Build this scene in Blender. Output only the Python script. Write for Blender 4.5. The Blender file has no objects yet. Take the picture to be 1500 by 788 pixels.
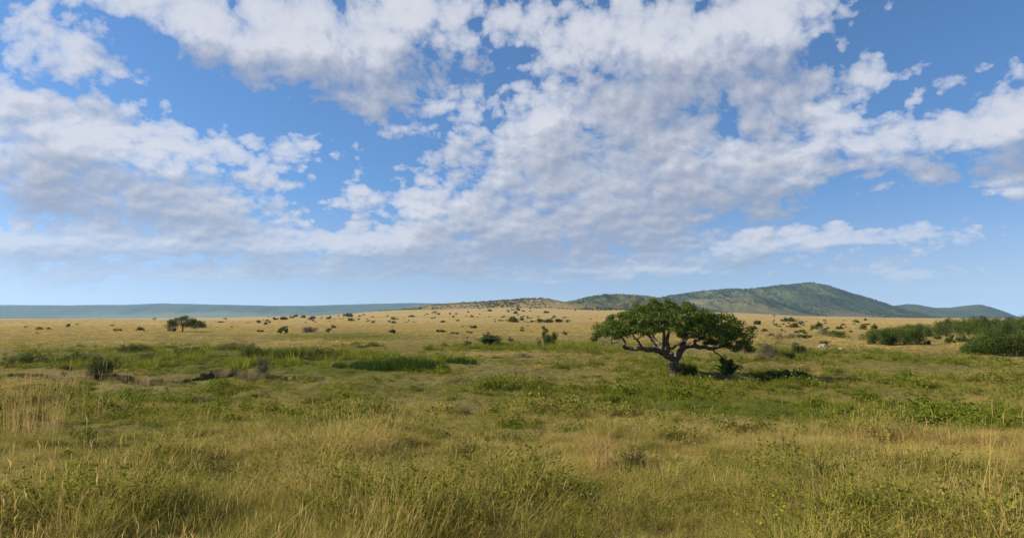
import bpy, math, random
import numpy as np
from mathutils import Vector, Matrix
random.seed(7)
SC = bpy.context.scene
COL = SC.collection
R = math.radians

# ------------------------------------------------------------------ camera
F = 1000.0            # focal length in photo pixels (24 mm on a 36 mm sensor)
CX, CY = 750.0, 394.0
PITCH = math.atan(72 / F)
EYE = 3.0
cam_d = bpy.data.cameras.new('camera')
cam = bpy.data.objects.new('camera', cam_d)
COL.objects.link(cam)
cam_d.sensor_width = 36
cam_d.lens = 24
cam_d.clip_start = 0.1
cam_d.clip_end = 60000
cam.location = (0, 0, EYE)
cam.rotation_euler = (R(90) + PITCH, 0, 0)
SC.camera = cam

# ------------------------------------------------------------------ render settings
SC.view_settings.view_transform = 'Standard'
SC.view_settings.look = 'None'
SC.view_settings.gamma = 1
SC.view_settings.exposure = 0.87
SC.cycles.max_bounces = 5
SC.cycles.diffuse_bounces = 3
SC.cycles.glossy_bounces = 2
SC.cycles.transmission_bounces = 3
SC.cycles.transparent_max_bounces = 4
SC.cycles.volume_bounces = 1
SC.cycles.use_denoising = True
SC.cycles.denoising_prefilter = 'NONE'

SUN_EL = R(27)
SUN_AZ = R(-86)        # measured from +Y (view direction) towards +X
SUN_DIR = Vector((math.sin(SUN_AZ) * math.cos(SUN_EL), math.cos(SUN_AZ) * math.cos(SUN_EL), math.sin(SUN_EL)))

def ray(px, py):
    """direction (dx/dy, dz/dy) of a photo pixel"""
    u, v = (px - CX) / F, (CY - py) / F
    c, s = math.cos(PITCH), math.sin(PITCH)
    dy = c - v * s
    dz = s + v * c
    return u / dy, dz / dy

# ------------------------------------------------------------------ node helpers
class S:
    """a node socket with arithmetic"""
    def __init__(s, nt, sock): s.nt, s.k = nt, sock
    def _m(s, op, b=None, c=None, clamp=False):
        n = s.nt.nodes.new('ShaderNodeMath'); n.operation = op; n.use_clamp = clamp
        for i, x in enumerate((s, b, c)):
            if x is None: continue
            if isinstance(x, S): s.nt.links.new(x.k, n.inputs[i])
            else: n.inputs[i].default_value = float(x)
        return S(s.nt, n.outputs[0])
    def __add__(s, b): return s._m('ADD', b)
    __radd__ = __add__
    def __sub__(s, b): return s._m('SUBTRACT', b)
    def __rsub__(s, b): return (s * -1.0) + b
    def __mul__(s, b): return s._m('MULTIPLY', b)
    __rmul__ = __mul__
    def __truediv__(s, b): return s._m('DIVIDE', b)
    def ma(s, b, c): return s._m('MULTIPLY_ADD', b, c)
    def clamp(s): return s._m('ADD', 0.0, clamp=True)
    def max(s, b): return s._m('MAXIMUM', b)
    def min(s, b): return s._m('MINIMUM', b)
    def exp(s): return s._m('EXPONENT')
    def pw(s, b): return s._m('POWER', b)
    def sstep(s, a, b):
        n = s.nt.nodes.new('ShaderNodeMapRange'); n.interpolation_type = 'SMOOTHSTEP'
        s.nt.links.new(s.k, n.inputs['Value'])
        n.inputs['From Min'].default_value = a; n.inputs['From Max'].default_value = b
        return S(s.nt, n.outputs[0])

def node(nt, t, **kw):
    n = nt.nodes.new(t)
    for k, v in kw.items(): setattr(n, k, v)
    return n
def setin(nt, n, key, v):
    i = n.inputs[key]
    if isinstance(v, S): nt.links.new(v.k, i)
    elif isinstance(v, bpy.types.NodeSocket): nt.links.new(v, i)
    else: i.default_value = v
def comb(nt, x, y, z):
    n = nt.nodes.new('ShaderNodeCombineXYZ')
    for i, v in enumerate((x, y, z)): setin(nt, n, i, v)
    return n.outputs[0]
def sep(nt, v):
    n = nt.nodes.new('ShaderNodeSeparateXYZ'); nt.links.new(v, n.inputs[0])
    return [S(nt, o) for o in n.outputs]
def noise(nt, vec, scale, detail=4, rough=0.5, dist=0.0, lac=2.0):
    n = nt.nodes.new('ShaderNodeTexNoise')
    nt.links.new(vec, n.inputs['Vector'])
    n.inputs['Scale'].default_value = scale; n.inputs['Detail'].default_value = detail
    n.inputs['Roughness'].default_value = rough; n.inputs['Distortion'].default_value = dist
    n.inputs['Lacunarity'].default_value = lac
    return S(nt, n.outputs[0])
def mixc(nt, f, a, b, blend='MIX'):
    n = nt.nodes.new('ShaderNodeMix'); n.data_type = 'RGBA'; n.blend_type = blend
    setin(nt, n, 0, f)
    for i, v in ((6, a), (7, b)):
        if isinstance(v, tuple): v = (*v, 1.0) if len(v) == 3 else v
        setin(nt, n, i, v)
    return n.outputs[2]
def scalec(nt, c, f):
    n = nt.nodes.new('ShaderNodeVectorMath'); n.operation = 'SCALE'
    nt.links.new(c, n.inputs[0]); setin(nt, n, 'Scale', f)
    return n.outputs[0]

# ------------------------------------------------------------------ world: sky with clouds
W = bpy.data.worlds.new('World'); SC.world = W; W.use_nodes = True
nt = W.node_tree; nt.nodes.clear()
W.cycles.sampling_method = 'MANUAL'; W.cycles.sample_map_resolution = 512

# cloud banks: where each stands in the sky (photo pixel -> azimuth / elevation), radii, strength
BANKS = [
 (290,14,150,36,1.1),(480,44,170,52,1.4),(640,14,105,40,1.1),(420,84,95,24,.9),(560,95,75,24,.8),(200,0,70,22,.9),
 (30,80,60,40,1.1),(128,82,50,42,.95),(175,108,34,13,.5),(55,18,32,13,.7),(262,103,24,8,.7),(20,125,55,22,.7),
 (140,225,150,46,1.3),(60,185,75,28,1.0),(280,255,120,40,1.2),(340,305,95,24,1.2),(110,280,150,36,1.3),(325,212,50,20,.9),(200,150,55,15,.6),(30,240,70,40,1.0),
 (440,213,55,14,.75),(522,272,20,30,.75),(420,262,40,18,.65),(385,120,30,7,.5),(465,197,24,6,.5),
 (900,26,105,38,1.0),(1040,34,130,48,1.25),(1150,18,85,34,1.2),(880,105,85,48,1.1),(1000,112,130,56,1.15),(1110,125,66,44,1.1),
 (800,178,110,46,1.15),(650,155,90,20,.95),(505,145,55,11,.6),(940,222,130,42,1.3),(1090,222,105,42,1.25),(700,245,85,46,1.05),
 (770,290,140,38,1.1),(910,300,150,28,1.15),(1140,262,75,32,1.1),(630,190,45,18,.7),(1000,262,120,30,1.2),(560,165,40,10,.6),
 (640,350,120,28,1.3),(760,348,130,32,1.4),(900,335,130,26,1.3),(1050,318,65,7,.75),(640,300,60,20,.6),
 (70,345,130,20,1.3),(240,358,170,24,1.35),(420,368,130,24,1.4),(590,382,110,15,1.2),(90,375,130,20,1.2),(480,345,60,8,.5),(330,340,90,8,.5),
 (1300,192,105,34,1.35),(1400,192,105,36,1.4),(1490,180,50,30,1.2),(1282,112,20,24,.85),(1330,108,26,13,.7),(1330,252,50,20,.85),(1300,282,34,10,.7),
 (1485,250,42,17,1.0),(1480,280,36,8,.9),(1495,105,28,20,.9),(1222,172,30,26,.9),(1250,245,22,8,.5),
 (1180,355,150,16,1.05),(1070,362,70,13,1.0),(1300,345,80,11,.9),(980,397,90,10,1.0),(1200,382,150,8,.9),(1490,25,25,12,.45),
 (860,380,110,8,.6),(700,392,60,5,.5),(150,400,190,9,1.3),(430,402,170,9,1.3),(800,402,170,8,1.1),(1330,397,130,6,.8),
]
def cov_group():
    g = bpy.data.node_groups.new('cloud_cover', 'ShaderNodeTree')
    g.interface.new_socket('Vector', in_out='INPUT', socket_type='NodeSocketVector')
    g.interface.new_socket('Cover', in_out='OUTPUT', socket_type='NodeSocketFloat')
    gi, go = g.nodes.new('NodeGroupInput'), g.nodes.new('NodeGroupOutput')
    nrm = node(g, 'ShaderNodeVectorMath', operation='NORMALIZE'); g.links.new(gi.outputs[0], nrm.inputs[0])
    x, y, z = sep(g, nrm.outputs[0])
    az = x._m('ARCTAN2', y)
    el = z._m('ARCSINE')
    tot = None
    for (px, py, rx, ry, a) in BANKS:
        t, s_ = ray(px, py)
        a0 = math.atan(t); e0 = math.atan(s_ * math.cos(a0))
        ra = rx / F * math.cos(a0) ** 2; re = ry / F * math.cos(a0)
        q = (az - a0) * (1 / ra); p = (el - e0) * (1 / re)
        ex = ((q * q + p * p) * -0.8).exp()
        tot = ex * a if tot is None else ex.ma(a, tot)
    # away from these banks the same broken cloud goes on by noise alone
    zz = (z.max(0.0) + 0.12)
    P = comb(g, x / zz, y / zz, 0.0)
    n = noise(g, P, 0.55, 2, 0.5)
    off = (az * az).sstep(0.52, 0.85).max(el.sstep(0.46, 0.62))
    tot = tot + (n.sstep(0.42, 0.62)) * off * 1.2
    res = 1.0 - (tot * -1.0).exp()
    g.links.new(res.k, go.inputs[0])
    return g
CG = cov_group()
def dens_group():
    g = bpy.data.node_groups.new('cloud_density', 'ShaderNodeTree')
    g.interface.new_socket('Vector', in_out='INPUT', socket_type='NodeSocketVector')
    g.interface.new_socket('Density', in_out='OUTPUT', socket_type='NodeSocketFloat')
    g.interface.new_socket('Soft', in_out='OUTPUT', socket_type='NodeSocketFloat')
    gi, go = g.nodes.new('NodeGroupInput'), g.nodes.new('NodeGroupOutput')
    nrm = node(g, 'ShaderNodeVectorMath', operation='NORMALIZE'); g.links.new(gi.outputs[0], nrm.inputs[0])
    x, y, z = sep(g, nrm.outputs[0])
    zz = (z.max(0.0) + 0.20)
    # lumps keep nearly the same width all round and flatten towards the horizon
    rr = (x * x + y * y)._m('SQRT').max(0.001); kR = zz.pw(-0.35) * 2.6 / rr
    P = comb(g, x * kR, y * kR, zz._m('LOGARITHM', math.e) * 1.9)
    c = node(g, 'ShaderNodeGroup'); c.node_tree = CG
    # wobble the bank outlines
    wn = node(g, 'ShaderNodeTexNoise'); wn.inputs['Scale'].default_value = 4.0; wn.inputs['Detail'].default_value = 4
    g.links.new(P, wn.inputs['Vector'])
    wv = node(g, 'ShaderNodeVectorMath', operation='SUBTRACT'); g.links.new(wn.outputs['Color'], wv.inputs[0]); wv.inputs[1].default_value = (.5, .5, .5)
    ws = node(g, 'ShaderNodeVectorMath', operation='MULTIPLY'); g.links.new(wv.outputs[0], ws.inputs[0]); ws.inputs[1].default_value = (.08, .08, .04)
    wa = node(g, 'ShaderNodeVectorMath', operation='ADD'); g.links.new(nrm.outputs[0], wa.inputs[0]); g.links.new(ws.outputs[0], wa.inputs[1])
    g.links.new(wa.outputs[0], c.inputs[0])
    cov = S(g, c.outputs[0])
    n1 = noise(g, P, 3.5, 8, 0.54, 0.2)
    # warp a little, then rounded cells give the cauliflower heads
    wv2 = node(g, 'ShaderNodeVectorMath', operation='MULTIPLY_ADD'); g.links.new(wv.outputs[0], wv2.inputs[0])
    wv2.inputs[1].default_value = (.12, .12, .12); g.links.new(P, wv2.inputs[2])
    vo = node(g, 'ShaderNodeTexVoronoi', feature='F1', normalize=True); g.links.new(wv2.outputs[0], vo.inputs['Vector'])
    vo.inputs['Scale'].default_value = 8.5; vo.inputs['Detail'].default_value = 3.0; vo.inputs['Roughness'].default_value = 0.55
    puff = 0.5 - S(g, vo.outputs['Distance'])
    d = cov * 1.0 + (n1 - 0.5) * 2.15 + puff * 1.75 - 0.75
    g.links.new(d.k, go.inputs[0])
    soft = cov * 1.3 + (n1 - 0.5) * 0.7 - 0.6
    g.links.new(soft.k, go.inputs[1])
    return g
DG = dens_group()
tc = nt.nodes.new('ShaderNodeTexCoord')
D0 = tc.outputs['Generated']
dx, dy, dz = sep(nt, D0)
def dens_at(vec):
    n = node(nt, 'ShaderNodeGroup'); n.node_tree = DG; nt.links.new(vec, n.inputs[0])
    return S(nt, n.outputs[0]), S(nt, n.outputs[1])
def shifted(ox, oz):
    # one step towards the sun, shorter near the horizon where clouds are far off
    k = (dz.max(0.0) + 0.06)
    return comb(nt, dx + k * ox, dy, dz + k * oz)
d0, s0 = dens_at(D0)
d1, s1 = dens_at(shifted(-0.025, 0.035))
d2, s2 = dens_at(shifted(-0.05, 0.20))
alpha = 1.0 - ((d0 + 0.02).max(0.0) * -4.2).exp()
# little light reaches where much cloud stands between here and the sun
thick = s2.sstep(-0.1, 0.8)
light = 0.82 + (d0 - d1) * 0.95 * (1.0 - thick * 0.45) + (s0 - s2) * 0.42 - thick * 0.76
sky = node(nt, 'ShaderNodeTexSky', sky_type='NISHITA', sun_disc=False)
sky.sun_elevation = SUN_EL; sky.sun_rotation = SUN_AZ
sky.altitude = 1500; sky.air_density = 1.0; sky.dust_density = 0.3; sky.ozone_density = 4.0
hsv = node(nt, 'ShaderNodeHueSaturation'); nt.links.new(comb(nt, dx, dy, dz.max(0.0) * 0.85 + 0.10), sky.inputs['Vector']); nt.links.new(sky.outputs[0], hsv.inputs['Color'])
setin(nt, hsv, 'Saturation', dz.sstep(0.0, 0.20) * 0.36 + 0.74); setin(nt, hsv, 'Value', dz.sstep(0.0, 0.22) * 0.25 + 1.35)
ccol = mixc(nt, light.clamp(), (3.5, 3.95, 5.0), (7.2, 7.35, 8.0))
fade = dz.sstep(0.01, 0.16)
ccol = mixc(nt, fade * 0.55 + 0.45, hsv.outputs[0], ccol)
final = mixc(nt, alpha * (dz.sstep(0.0, 0.08)) * 0.96, hsv.outputs[0], ccol)
bg = node(nt, 'ShaderNodeBackground'); nt.links.new(final, bg.inputs[0]); bg.inputs[1].default_value = 0.0545
wo = node(nt, 'ShaderNodeOutputWorld'); nt.links.new(bg.outputs[0], wo.inputs[0])

# ------------------------------------------------------------------ sun
sd = bpy.data.lights.new('sun', 'SUN'); sd.energy = 5.0; sd.angle = R(0.5); sd.color = (1.0, 0.90, 0.74)
so = bpy.data.objects.new('sun', sd); COL.objects.link(so)
so.rotation_euler = SUN_DIR.to_track_quat('Z', 'Y').to_euler()
so.location = (-30, 10, 40)

# ------------------------------------------------------------------ numpy noise
def _h(ix, iy, seed):
    n = (ix.astype(np.int64) * 374761393 + iy.astype(np.int64) * 668265263 + seed * 974634) & 0xffffffff
    n = ((n ^ (n >> 13)) * 1274126177) & 0xffffffff
    return ((n ^ (n >> 16)) & 0xffff) / 65535.0
def vn(x, y, seed=0):
    x, y = np.asarray(x, float), np.asarray(y, float)
    ix, iy = np.floor(x), np.floor(y); fx, fy = x - ix, y - iy
    fx = fx * fx * fx * (fx * (fx * 6 - 15) + 10); fy = fy * fy * fy * (fy * (fy * 6 - 15) + 10)
    a, b = _h(ix, iy, seed), _h(ix + 1, iy, seed); c, d = _h(ix, iy + 1, seed), _h(ix + 1, iy + 1, seed)
    return (a + (b - a) * fx) * (1 - fy) + (c + (d - c) * fx) * fy
def fbm(x, y, oct=4, seed=0, gain=.5):
    t, a, n = 0, 1.0, 0
    for o in range(oct):
        t = t + a * vn(x * 2 ** o + 17.3 * o, y * 2 ** o - 9.1 * o, seed + o); n += a; a *= gain
    return t / n
def sst(a, b, x):
    t = np.clip((x - a) / (b - a), 0, 1); return t * t * (3 - 2 * t)

# ------------------------------------------------------------------ terrain height
PXC = np.array([-600, 0, 150, 300, 450, 600, 750, 900, 1050, 1200, 1350, 1500, 2100], float)
NEAR = [(0.1, 0), (5, -.05), (10, -.3), (16, -.75), (25, -1.4), (36, -2.15), (50, -2.5), (67, -2.5), (90, -2.5), (130, -2.3), (200, -2.2)]
FAR = {
 300: [482.7] * 13,
 450: [477, 477, 477, 477, 476, 475.5, 475, 475, 475, 475.5, 476, 476, 476],
 700: [471, 471, 471, 471.5, 470, 468, 466, 466, 467.5, 469, 470, 470.5, 470.5],
 1100: [466.5, 466.5, 467.5, 469.5, 465.5, 461.5, 459, 460.5, 463.5, 466.5, 468, 469, 469],
 1800: [468, 468, 468.5, 468.5, 462.5, 454.5, 452, 455, 459.5, 464.5, 467, 468, 468],
 2500: [469, 469, 468.8, 468.4, 463.5, 454, 450.5, 453, 457.5, 463.5, 466.5, 467.5, 467.5],
 4000: [467.6, 467.6, 467.6, 467, 463, 457, 455, 457, 460.5, 464, 466, 467, 467],
 8000: [467, 467, 466.6, 465.6, 463, 460, 460, 460, 462, 464, 465, 466, 466],
 22000: [466.6, 466.6, 466.4, 465.6, 464, 462, 462, 462, 463, 464, 465, 466, 466]}
YR = np.array([y for y, _ in NEAR] + list(FAR), float)
ZT = np.zeros((len(YR), len(PXC)))
for i, (y, z) in enumerate(NEAR): ZT[i] = z
for i, (y, row) in enumerate(FAR.items()):
    for j, py in enumerate(row): ZT[len(NEAR) + i, j] = EYE + ray(PXC[j], py)[1] * y
LYR = np.log(YR)
TC = np.array([ray(p, 460)[0] for p in PXC])
def table(x, y):
    r = np.hypot(x, y); az = np.clip(np.arctan2(x, y), -R(48), R(48))
    Y = np.maximum(r * np.cos(az), .11); t = np.tan(az)
    ly = np.clip(np.log(Y), LYR[0], LYR[-1] - 1e-6)
    i = np.clip(np.searchsorted(LYR, ly) - 1, 0, len(YR) - 2)
    fy = (ly - LYR[i]) / (LYR[i + 1] - LYR[i])
    tt = np.clip(t, TC[0], TC[-1] - 1e-6)
    j = np.clip(np.searchsorted(TC, tt) - 1, 0, len(PXC) - 2)
    fx = sst(0, 1, (tt - TC[j]) / (TC[j + 1] - TC[j]))
    a = ZT[i, j] * (1 - fx) + ZT[i, j + 1] * fx; b = ZT[i + 1, j] * (1 - fx) + ZT[i + 1, j + 1] * fx
    # interpolate linearly in Y between rows so that ground is straight there
    fl = (np.exp(ly) - YR[i]) / (YR[i + 1] - YR[i])
    return a * (1 - fl) + b * fl
def base_z(x, y):
    r = np.hypot(x, y)
    z = table(x, y)
    amp = np.clip(r / 30, .3, 1) * (1 + np.clip((r - 200) / 900, 0, 3))
    z = z + (fbm(x / 14, y / 14, 3, 5) - .5) * .55 * amp * np.clip(260 / (r + 60), 0.25, 1)
    z = z + (fbm(x / 3.1, y / 3.1, 2, 9) - .5) * .30 * np.clip(160 / (r + 40), 0, 1)
    z = z + (fbm(x / 1.9, y / 1.9, 2, 13) - .5) * .55 * (1 - sst(60, 150, r)) * sst(3, 9, r)
    z = z + (fbm(x / 160, y / 160, 3, 21) - .5) * np.clip((r - 250) / 500, 0, 1) * 3.2
    return z
def hit(px, py, f=base_z):
    t, s_ = ray(px, py)
    Y = np.exp(np.linspace(math.log(4), math.log(9000), 4000))
    g = f(t * Y, Y); below = np.nonzero(EYE + s_ * Y < g)[0]
    k = below[0] if len(below) else len(Y) - 1
    return t * Y[k], Y[k]
def world_line(pts): return np.array([hit(*p) for p in pts])
GULLY = [ # polyline (photo pixels), half width, depth
 (world_line([(40, 549), (110, 551), (160, 557), (230, 559), (300, 557), (335, 549), (400, 553), (450, 556)]), 2.2, 1.7),
 (world_line([(155, 531), (205, 532)]), 1.7, .7),
 (world_line([(305, 543), (340, 546)]), 1.5, .6),
 (world_line([(735, 524), (778, 523)]), 1.4, .6),
 (world_line([(505, 509), (560, 507)]), 1.6, .3),
]
def seg_dist(x, y, P):
    d = np.full(np.shape(x), 1e9)
    for a, b in zip(P[:-1], P[1:]):
        v = b - a; L = v @ v
        s_ = np.clip(((x - a[0]) * v[0] + (y - a[1]) * v[1]) / L, 0, 1)
        d = np.minimum(d, np.hypot(x - a[0] - s_ * v[0], y - a[1] - s_ * v[1]))
    return d
def gully(x, y):
    """(drop, bare earth)"""
    # the channel is cut down on the near side and its far bank stands a little proud
    drop = np.zeros(np.shape(x)); soil = np.zeros(np.shape(x))
    for P, w, h in GULLY:
        m = (np.abs(x - P[:, 0].mean()) < np.ptp(P[:, 0]) / 2 + 12) & (np.abs(y - P[:, 1].mean()) < np.ptp(P[:, 1]) / 2 + 12)
        if not m.any(): continue
        xs, ys = x[m], y[m]
        d = seg_dist(xs, ys, P) + (fbm(xs / 1.7, ys / 1.7, 3, 31) - .5) * 2.2
        drop[m] = np.maximum(drop[m], h * (1 - sst(w * .6, w * .95, d)))
        soil[m] = np.maximum(soil[m], 1 - sst(w * .75, w * 1.12, d))
        o_ = ys - np.interp(xs, P[:, 0], P[:, 1]); ex = sst(0, min(8, np.ptp(P[:, 0]) * .4), np.minimum(xs - P[:, 0].min(), P[:, 0].max() - xs))
        drop[m] -= h * .75 * ex * sst(w * .75, w * 1.05, d) * (o_ > 0) * (1 - sst(w * 1.5, w * 1.5 + 9, o_))
    return drop, soil
MOUNDS = [(*hit(90, 527), 16, 5, .9), (*hit(420, 545), 7, 3, .35), (*hit(590, 532), 6, 3, .3), (*hit(270, 520), 13, 4, .7), (*hit(400, 524), 12, 4, .6)]
def height(x, y):
    x, y = np.asarray(x, float), np.asarray(y, float)
    z = base_z(x, y)
    for (mx, my, rx, ry, h) in MOUNDS:
        z = z + h * np.exp(-((x - mx) / rx) ** 2 - ((y - my) / ry) ** 2)
    return z - gully(x, y)[0]
def H(x, y): return float(height(np.array([x]), np.array([y]))[0])
def at(px, py):
    """ground point under a photo pixel and metres per photo pixel there"""
    x, y = hit(px, py, height)
    return x, y, H(x, y), y / F
def project(x, y, z):
    c, s_ = math.cos(PITCH), math.sin(PITCH)
    dz = z - EYE
    d = np.maximum(y * c + dz * s_, .1); u = dz * c - y * s_
    return CX + F * x / d, CY - F * u / d

# ------------------------------------------------------------------ where grass is green, golden
GB = [ # photo x, y, rx, ry, amount
 (480, 541, 130, 10, .55), (590, 528, 75, 12, .5), (500, 493, 130, 5, .6), (760, 508, 130, 6, .55), (1010, 540, 70, 14, .3), (1100, 553, 110, 10, .35),
 (1180, 520, 90, 8, .35), (300, 525, 200, 14, .28), (110, 522, 260, 26, .30), (230, 585, 160, 14, .25), (560, 570, 160, 10, .28), (760, 580, 120, 8, .25),
 (900, 590, 120, 8, .3), (130, 640, 110, 25, .2), (660, 640, 120, 16, .15), (860, 505, 90, 6, .3), (1330, 528, 110, 10, .15), (930, 515, 60, 4, .3),
 (470, 640, 120, 10, .15), (1240, 570, 160, 12, .12), (150, 720, 160, 40, .18), (1000, 770, 200, 30, .12),
 (850, 604, 140, 8, -.25), (1150, 648, 230, 18, -.2), (1450, 660, 120, 26, -.15), (400, 700, 220, 30, -.16), (690, 519, 160, 4, -.35), (1330, 508, 120, 7, -.3),
 (330, 505, 280, 4, -.25), (90, 513, 110, 4, -.2), (420, 610, 120, 8, -.1), (1260, 600, 160, 8, -.12), (700, 725, 220, 24, -.12), (40, 570, 60, 25, -.2)]
LVY = [466, 478, 488, 497, 504, 512, 530, 550, 575, 600, 640, 680, 720, 788]
LVG = [.02, .06, .15, .27, .35, .43, .48, .48, .49, .46, .42, .40, .42, .46]
STRIP = [(880, 592), (1000, 592), (1100, 598), (1250, 606), (1400, 617), (1600, 630)]
def greenness(x, y, z):
    px, py = project(x, y, z)
    front = y > 1
    g = np.interp(py, LVY, LVG)
    g = np.where(front, g, .35)
    for (bx, by, rx, ry, a) in GB:
        g = g + np.where(front, a * np.exp(-((px - bx) / rx) ** 2 - ((py - by) / ry) ** 2), 0)
    sy = np.interp(px, [p[0] for p in STRIP], [p[1] for p in STRIP])
    wob = (fbm(x / 9, y / 9, 3, 3) - .5) * 10
    g = g + np.where(front, .8 * np.exp(-((py - sy + wob * .6) / 13) ** 2) * sst(850, 960, px), 0)
    r = np.hypot(x, y)
    k = np.clip(r / 60, 1, 40)
    n = (fbm(x / (7 * k), y / (2.6 * k), 4, 40) - .5) * 1.15 + (fbm(x / 1.5, y / 1.5, 2, 47) - .5) * .5 * (r < 250)
    return np.clip(g + n * np.clip(.45 + .0 * g, 0, 1) * np.where(r > 300, .55, 1), 0, 1)

# ------------------------------------------------------------------ mesh helpers
def mk(name, V, Fs, mats, parent=None, midx=None, attrs=None, smooth=False, link=True):
    """V (n,3); Fs list of int arrays (m,k). One mesh object."""
    me = bpy.data.meshes.new(name)
    V = np.asarray(V, np.float32)
    me.vertices.add(len(V)); me.vertices.foreach_set('co', V.ravel())
    Fs = [np.asarray(f, np.int32) for f in Fs if len(f)]
    nl = sum(f.size for f in Fs); nf = sum(len(f) for f in Fs)
    if nf:
        me.loops.add(nl); me.loops.foreach_set('vertex_index', np.concatenate([f.ravel() for f in Fs]))
        me.polygons.add(nf)
        tot = np.concatenate([np.full(len(f), f.shape[1], np.int32) for f in Fs])
        me.polygons.foreach_set('loop_start', np.concatenate([[0], np.cumsum(tot)[:-1]]).astype(np.int32))
        if midx is not None: me.polygons.foreach_set('material_index', np.asarray(midx, np.int32))
        me.polygons.foreach_set('use_smooth', np.full(nf, smooth))
    for k, a in (attrs or {}).items():
        a = np.asarray(a, np.float32)
        if a.ndim == 1:
            at_ = me.attributes.new(k, 'FLOAT', 'POINT'); at_.data.foreach_set('value', a)
        else:
            at_ = me.attributes.new(k, 'FLOAT_VECTOR', 'POINT'); at_.data.foreach_set('vector', a.ravel())
    for m in mats: me.materials.append(m)
    me.update(calc_edges=True)
    if not link: return me
    o = bpy.data.objects.new(name, me); COL.objects.link(o)
    if parent: o.parent = parent
    return o
def tag(o, label=None, cat=None, group=None, kind=None):
    if label: o['label'] = label
    if cat: o['category'] = cat
    if group: o['group'] = group
    if kind: o['kind'] = kind
    return o
def empty(name, loc, rz=0, scale=(1, 1, 1)):
    o = bpy.data.objects.new(name, None); COL.objects.link(o)
    o.location = loc; o.rotation_euler = (0, 0, rz); o.scale = scale; o.empty_display_size = .2
    return o
def copy_tree(o, parent=None):
    c = o.copy(); COL.objects.link(c)
    if parent: c.parent = parent
    for ch in o.children: copy_tree(ch, c)
    return c
class MB:
    """collects tubes and leaves into one mesh"""
    def __init__(s): s.V, s.Q, s.T, s.n, s.c = [], [], [], 0, []
    def add(s, V, Q=(), T=(), c=0.0):
        V = np.asarray(V, float)
        s.V.append(V); s.c.append(np.full(len(V), c) if np.isscalar(c) else np.asarray(c))
        if len(Q): s.Q.append(np.asarray(Q) + s.n)
        if len(T): s.T.append(np.asarray(T) + s.n)
        s.n += len(V)
    def tube(s, P, rad, sides=7, rough=0.0, seed=0, cap=True):
        P = np.asarray(P, float); n = len(P); rad = np.broadcast_to(np.asarray(rad, float), (n,))
        Tn = np.gradient(P, axis=0); Tn /= np.linalg.norm(Tn, axis=1)[:, None] + 1e-9
        ref = np.array([0.31, 0.95, 0.1]) if abs(Tn[:, 2]).mean() > .5 else np.array([.1, .05, 1.0])
        A = np.cross(Tn, ref); A /= np.linalg.norm(A, axis=1)[:, None] + 1e-9
        B = np.cross(Tn, A)
        th = np.arange(sides) / sides * 2 * math.pi
        rr = rad[:, None] * np.ones(sides)[None]
        if rough: rr = rr * (1 + rough * (np.random.default_rng(seed).random((n, sides)) - .5) * 2)
        V = P[:, None] + rr[..., None] * (np.cos(th)[None, :, None] * A[:, None] + np.sin(th)[None, :, None] * B[:, None])
        q = []
        for i in range(n - 1):
            for k in range(sides):
                a, b = i * sides + k, i * sides + (k + 1) % sides
                q.append((a, b, b + sides, a + sides))
        V = V.reshape(-1, 3); T = []
        if cap:
            V = np.vstack([V, P[-1:], P[:1]])
            for k in range(sides):
                T.append(((n - 1) * sides + k, (n - 1) * sides + (k + 1) % sides, n * sides))
                T.append(((k + 1) % sides, k, n * sides + 1))
        s.add(V, q, T)
    def leaves(s, C, N, L, Wd, r, fold=.25):
        """many folded four-point leaves: centres C, outward directions N"""
        n = len(C)
        if n == 0: return
        up = r.normal(size=(n, 3)); a = np.cross(N, up); a /= np.linalg.norm(a, axis=1)[:, None] + 1e-9
        b = np.cross(N, a); L = np.broadcast_to(L, (n,))[:, None]; Wd = np.broadcast_to(Wd, (n,))[:, None]
        V = np.stack([C - a * L * .5, C + b * Wd * .5 - N * Wd * fold, C + a * L * .5, C - b * Wd * .5 - N * Wd * fold], 1).reshape(-1, 3)
        i = np.arange(n)[:, None] * 4
        T = np.concatenate([i + np.array([[0, 1, 2]]), i + np.array([[0, 2, 3]])])
        s.add(V, (), T, np.repeat(r.random(n), 4))
    def build(s, name, mats, parent=None, smooth=False, link=True):
        Fs, midx = [], None
        if s.Q: Fs.append(np.concatenate(s.Q))
        if s.T: Fs.append(np.concatenate(s.T))
        return mk(name, np.concatenate(s.V), Fs, mats, parent, midx, {'cv': np.concatenate(s.c)}, smooth, link)

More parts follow.
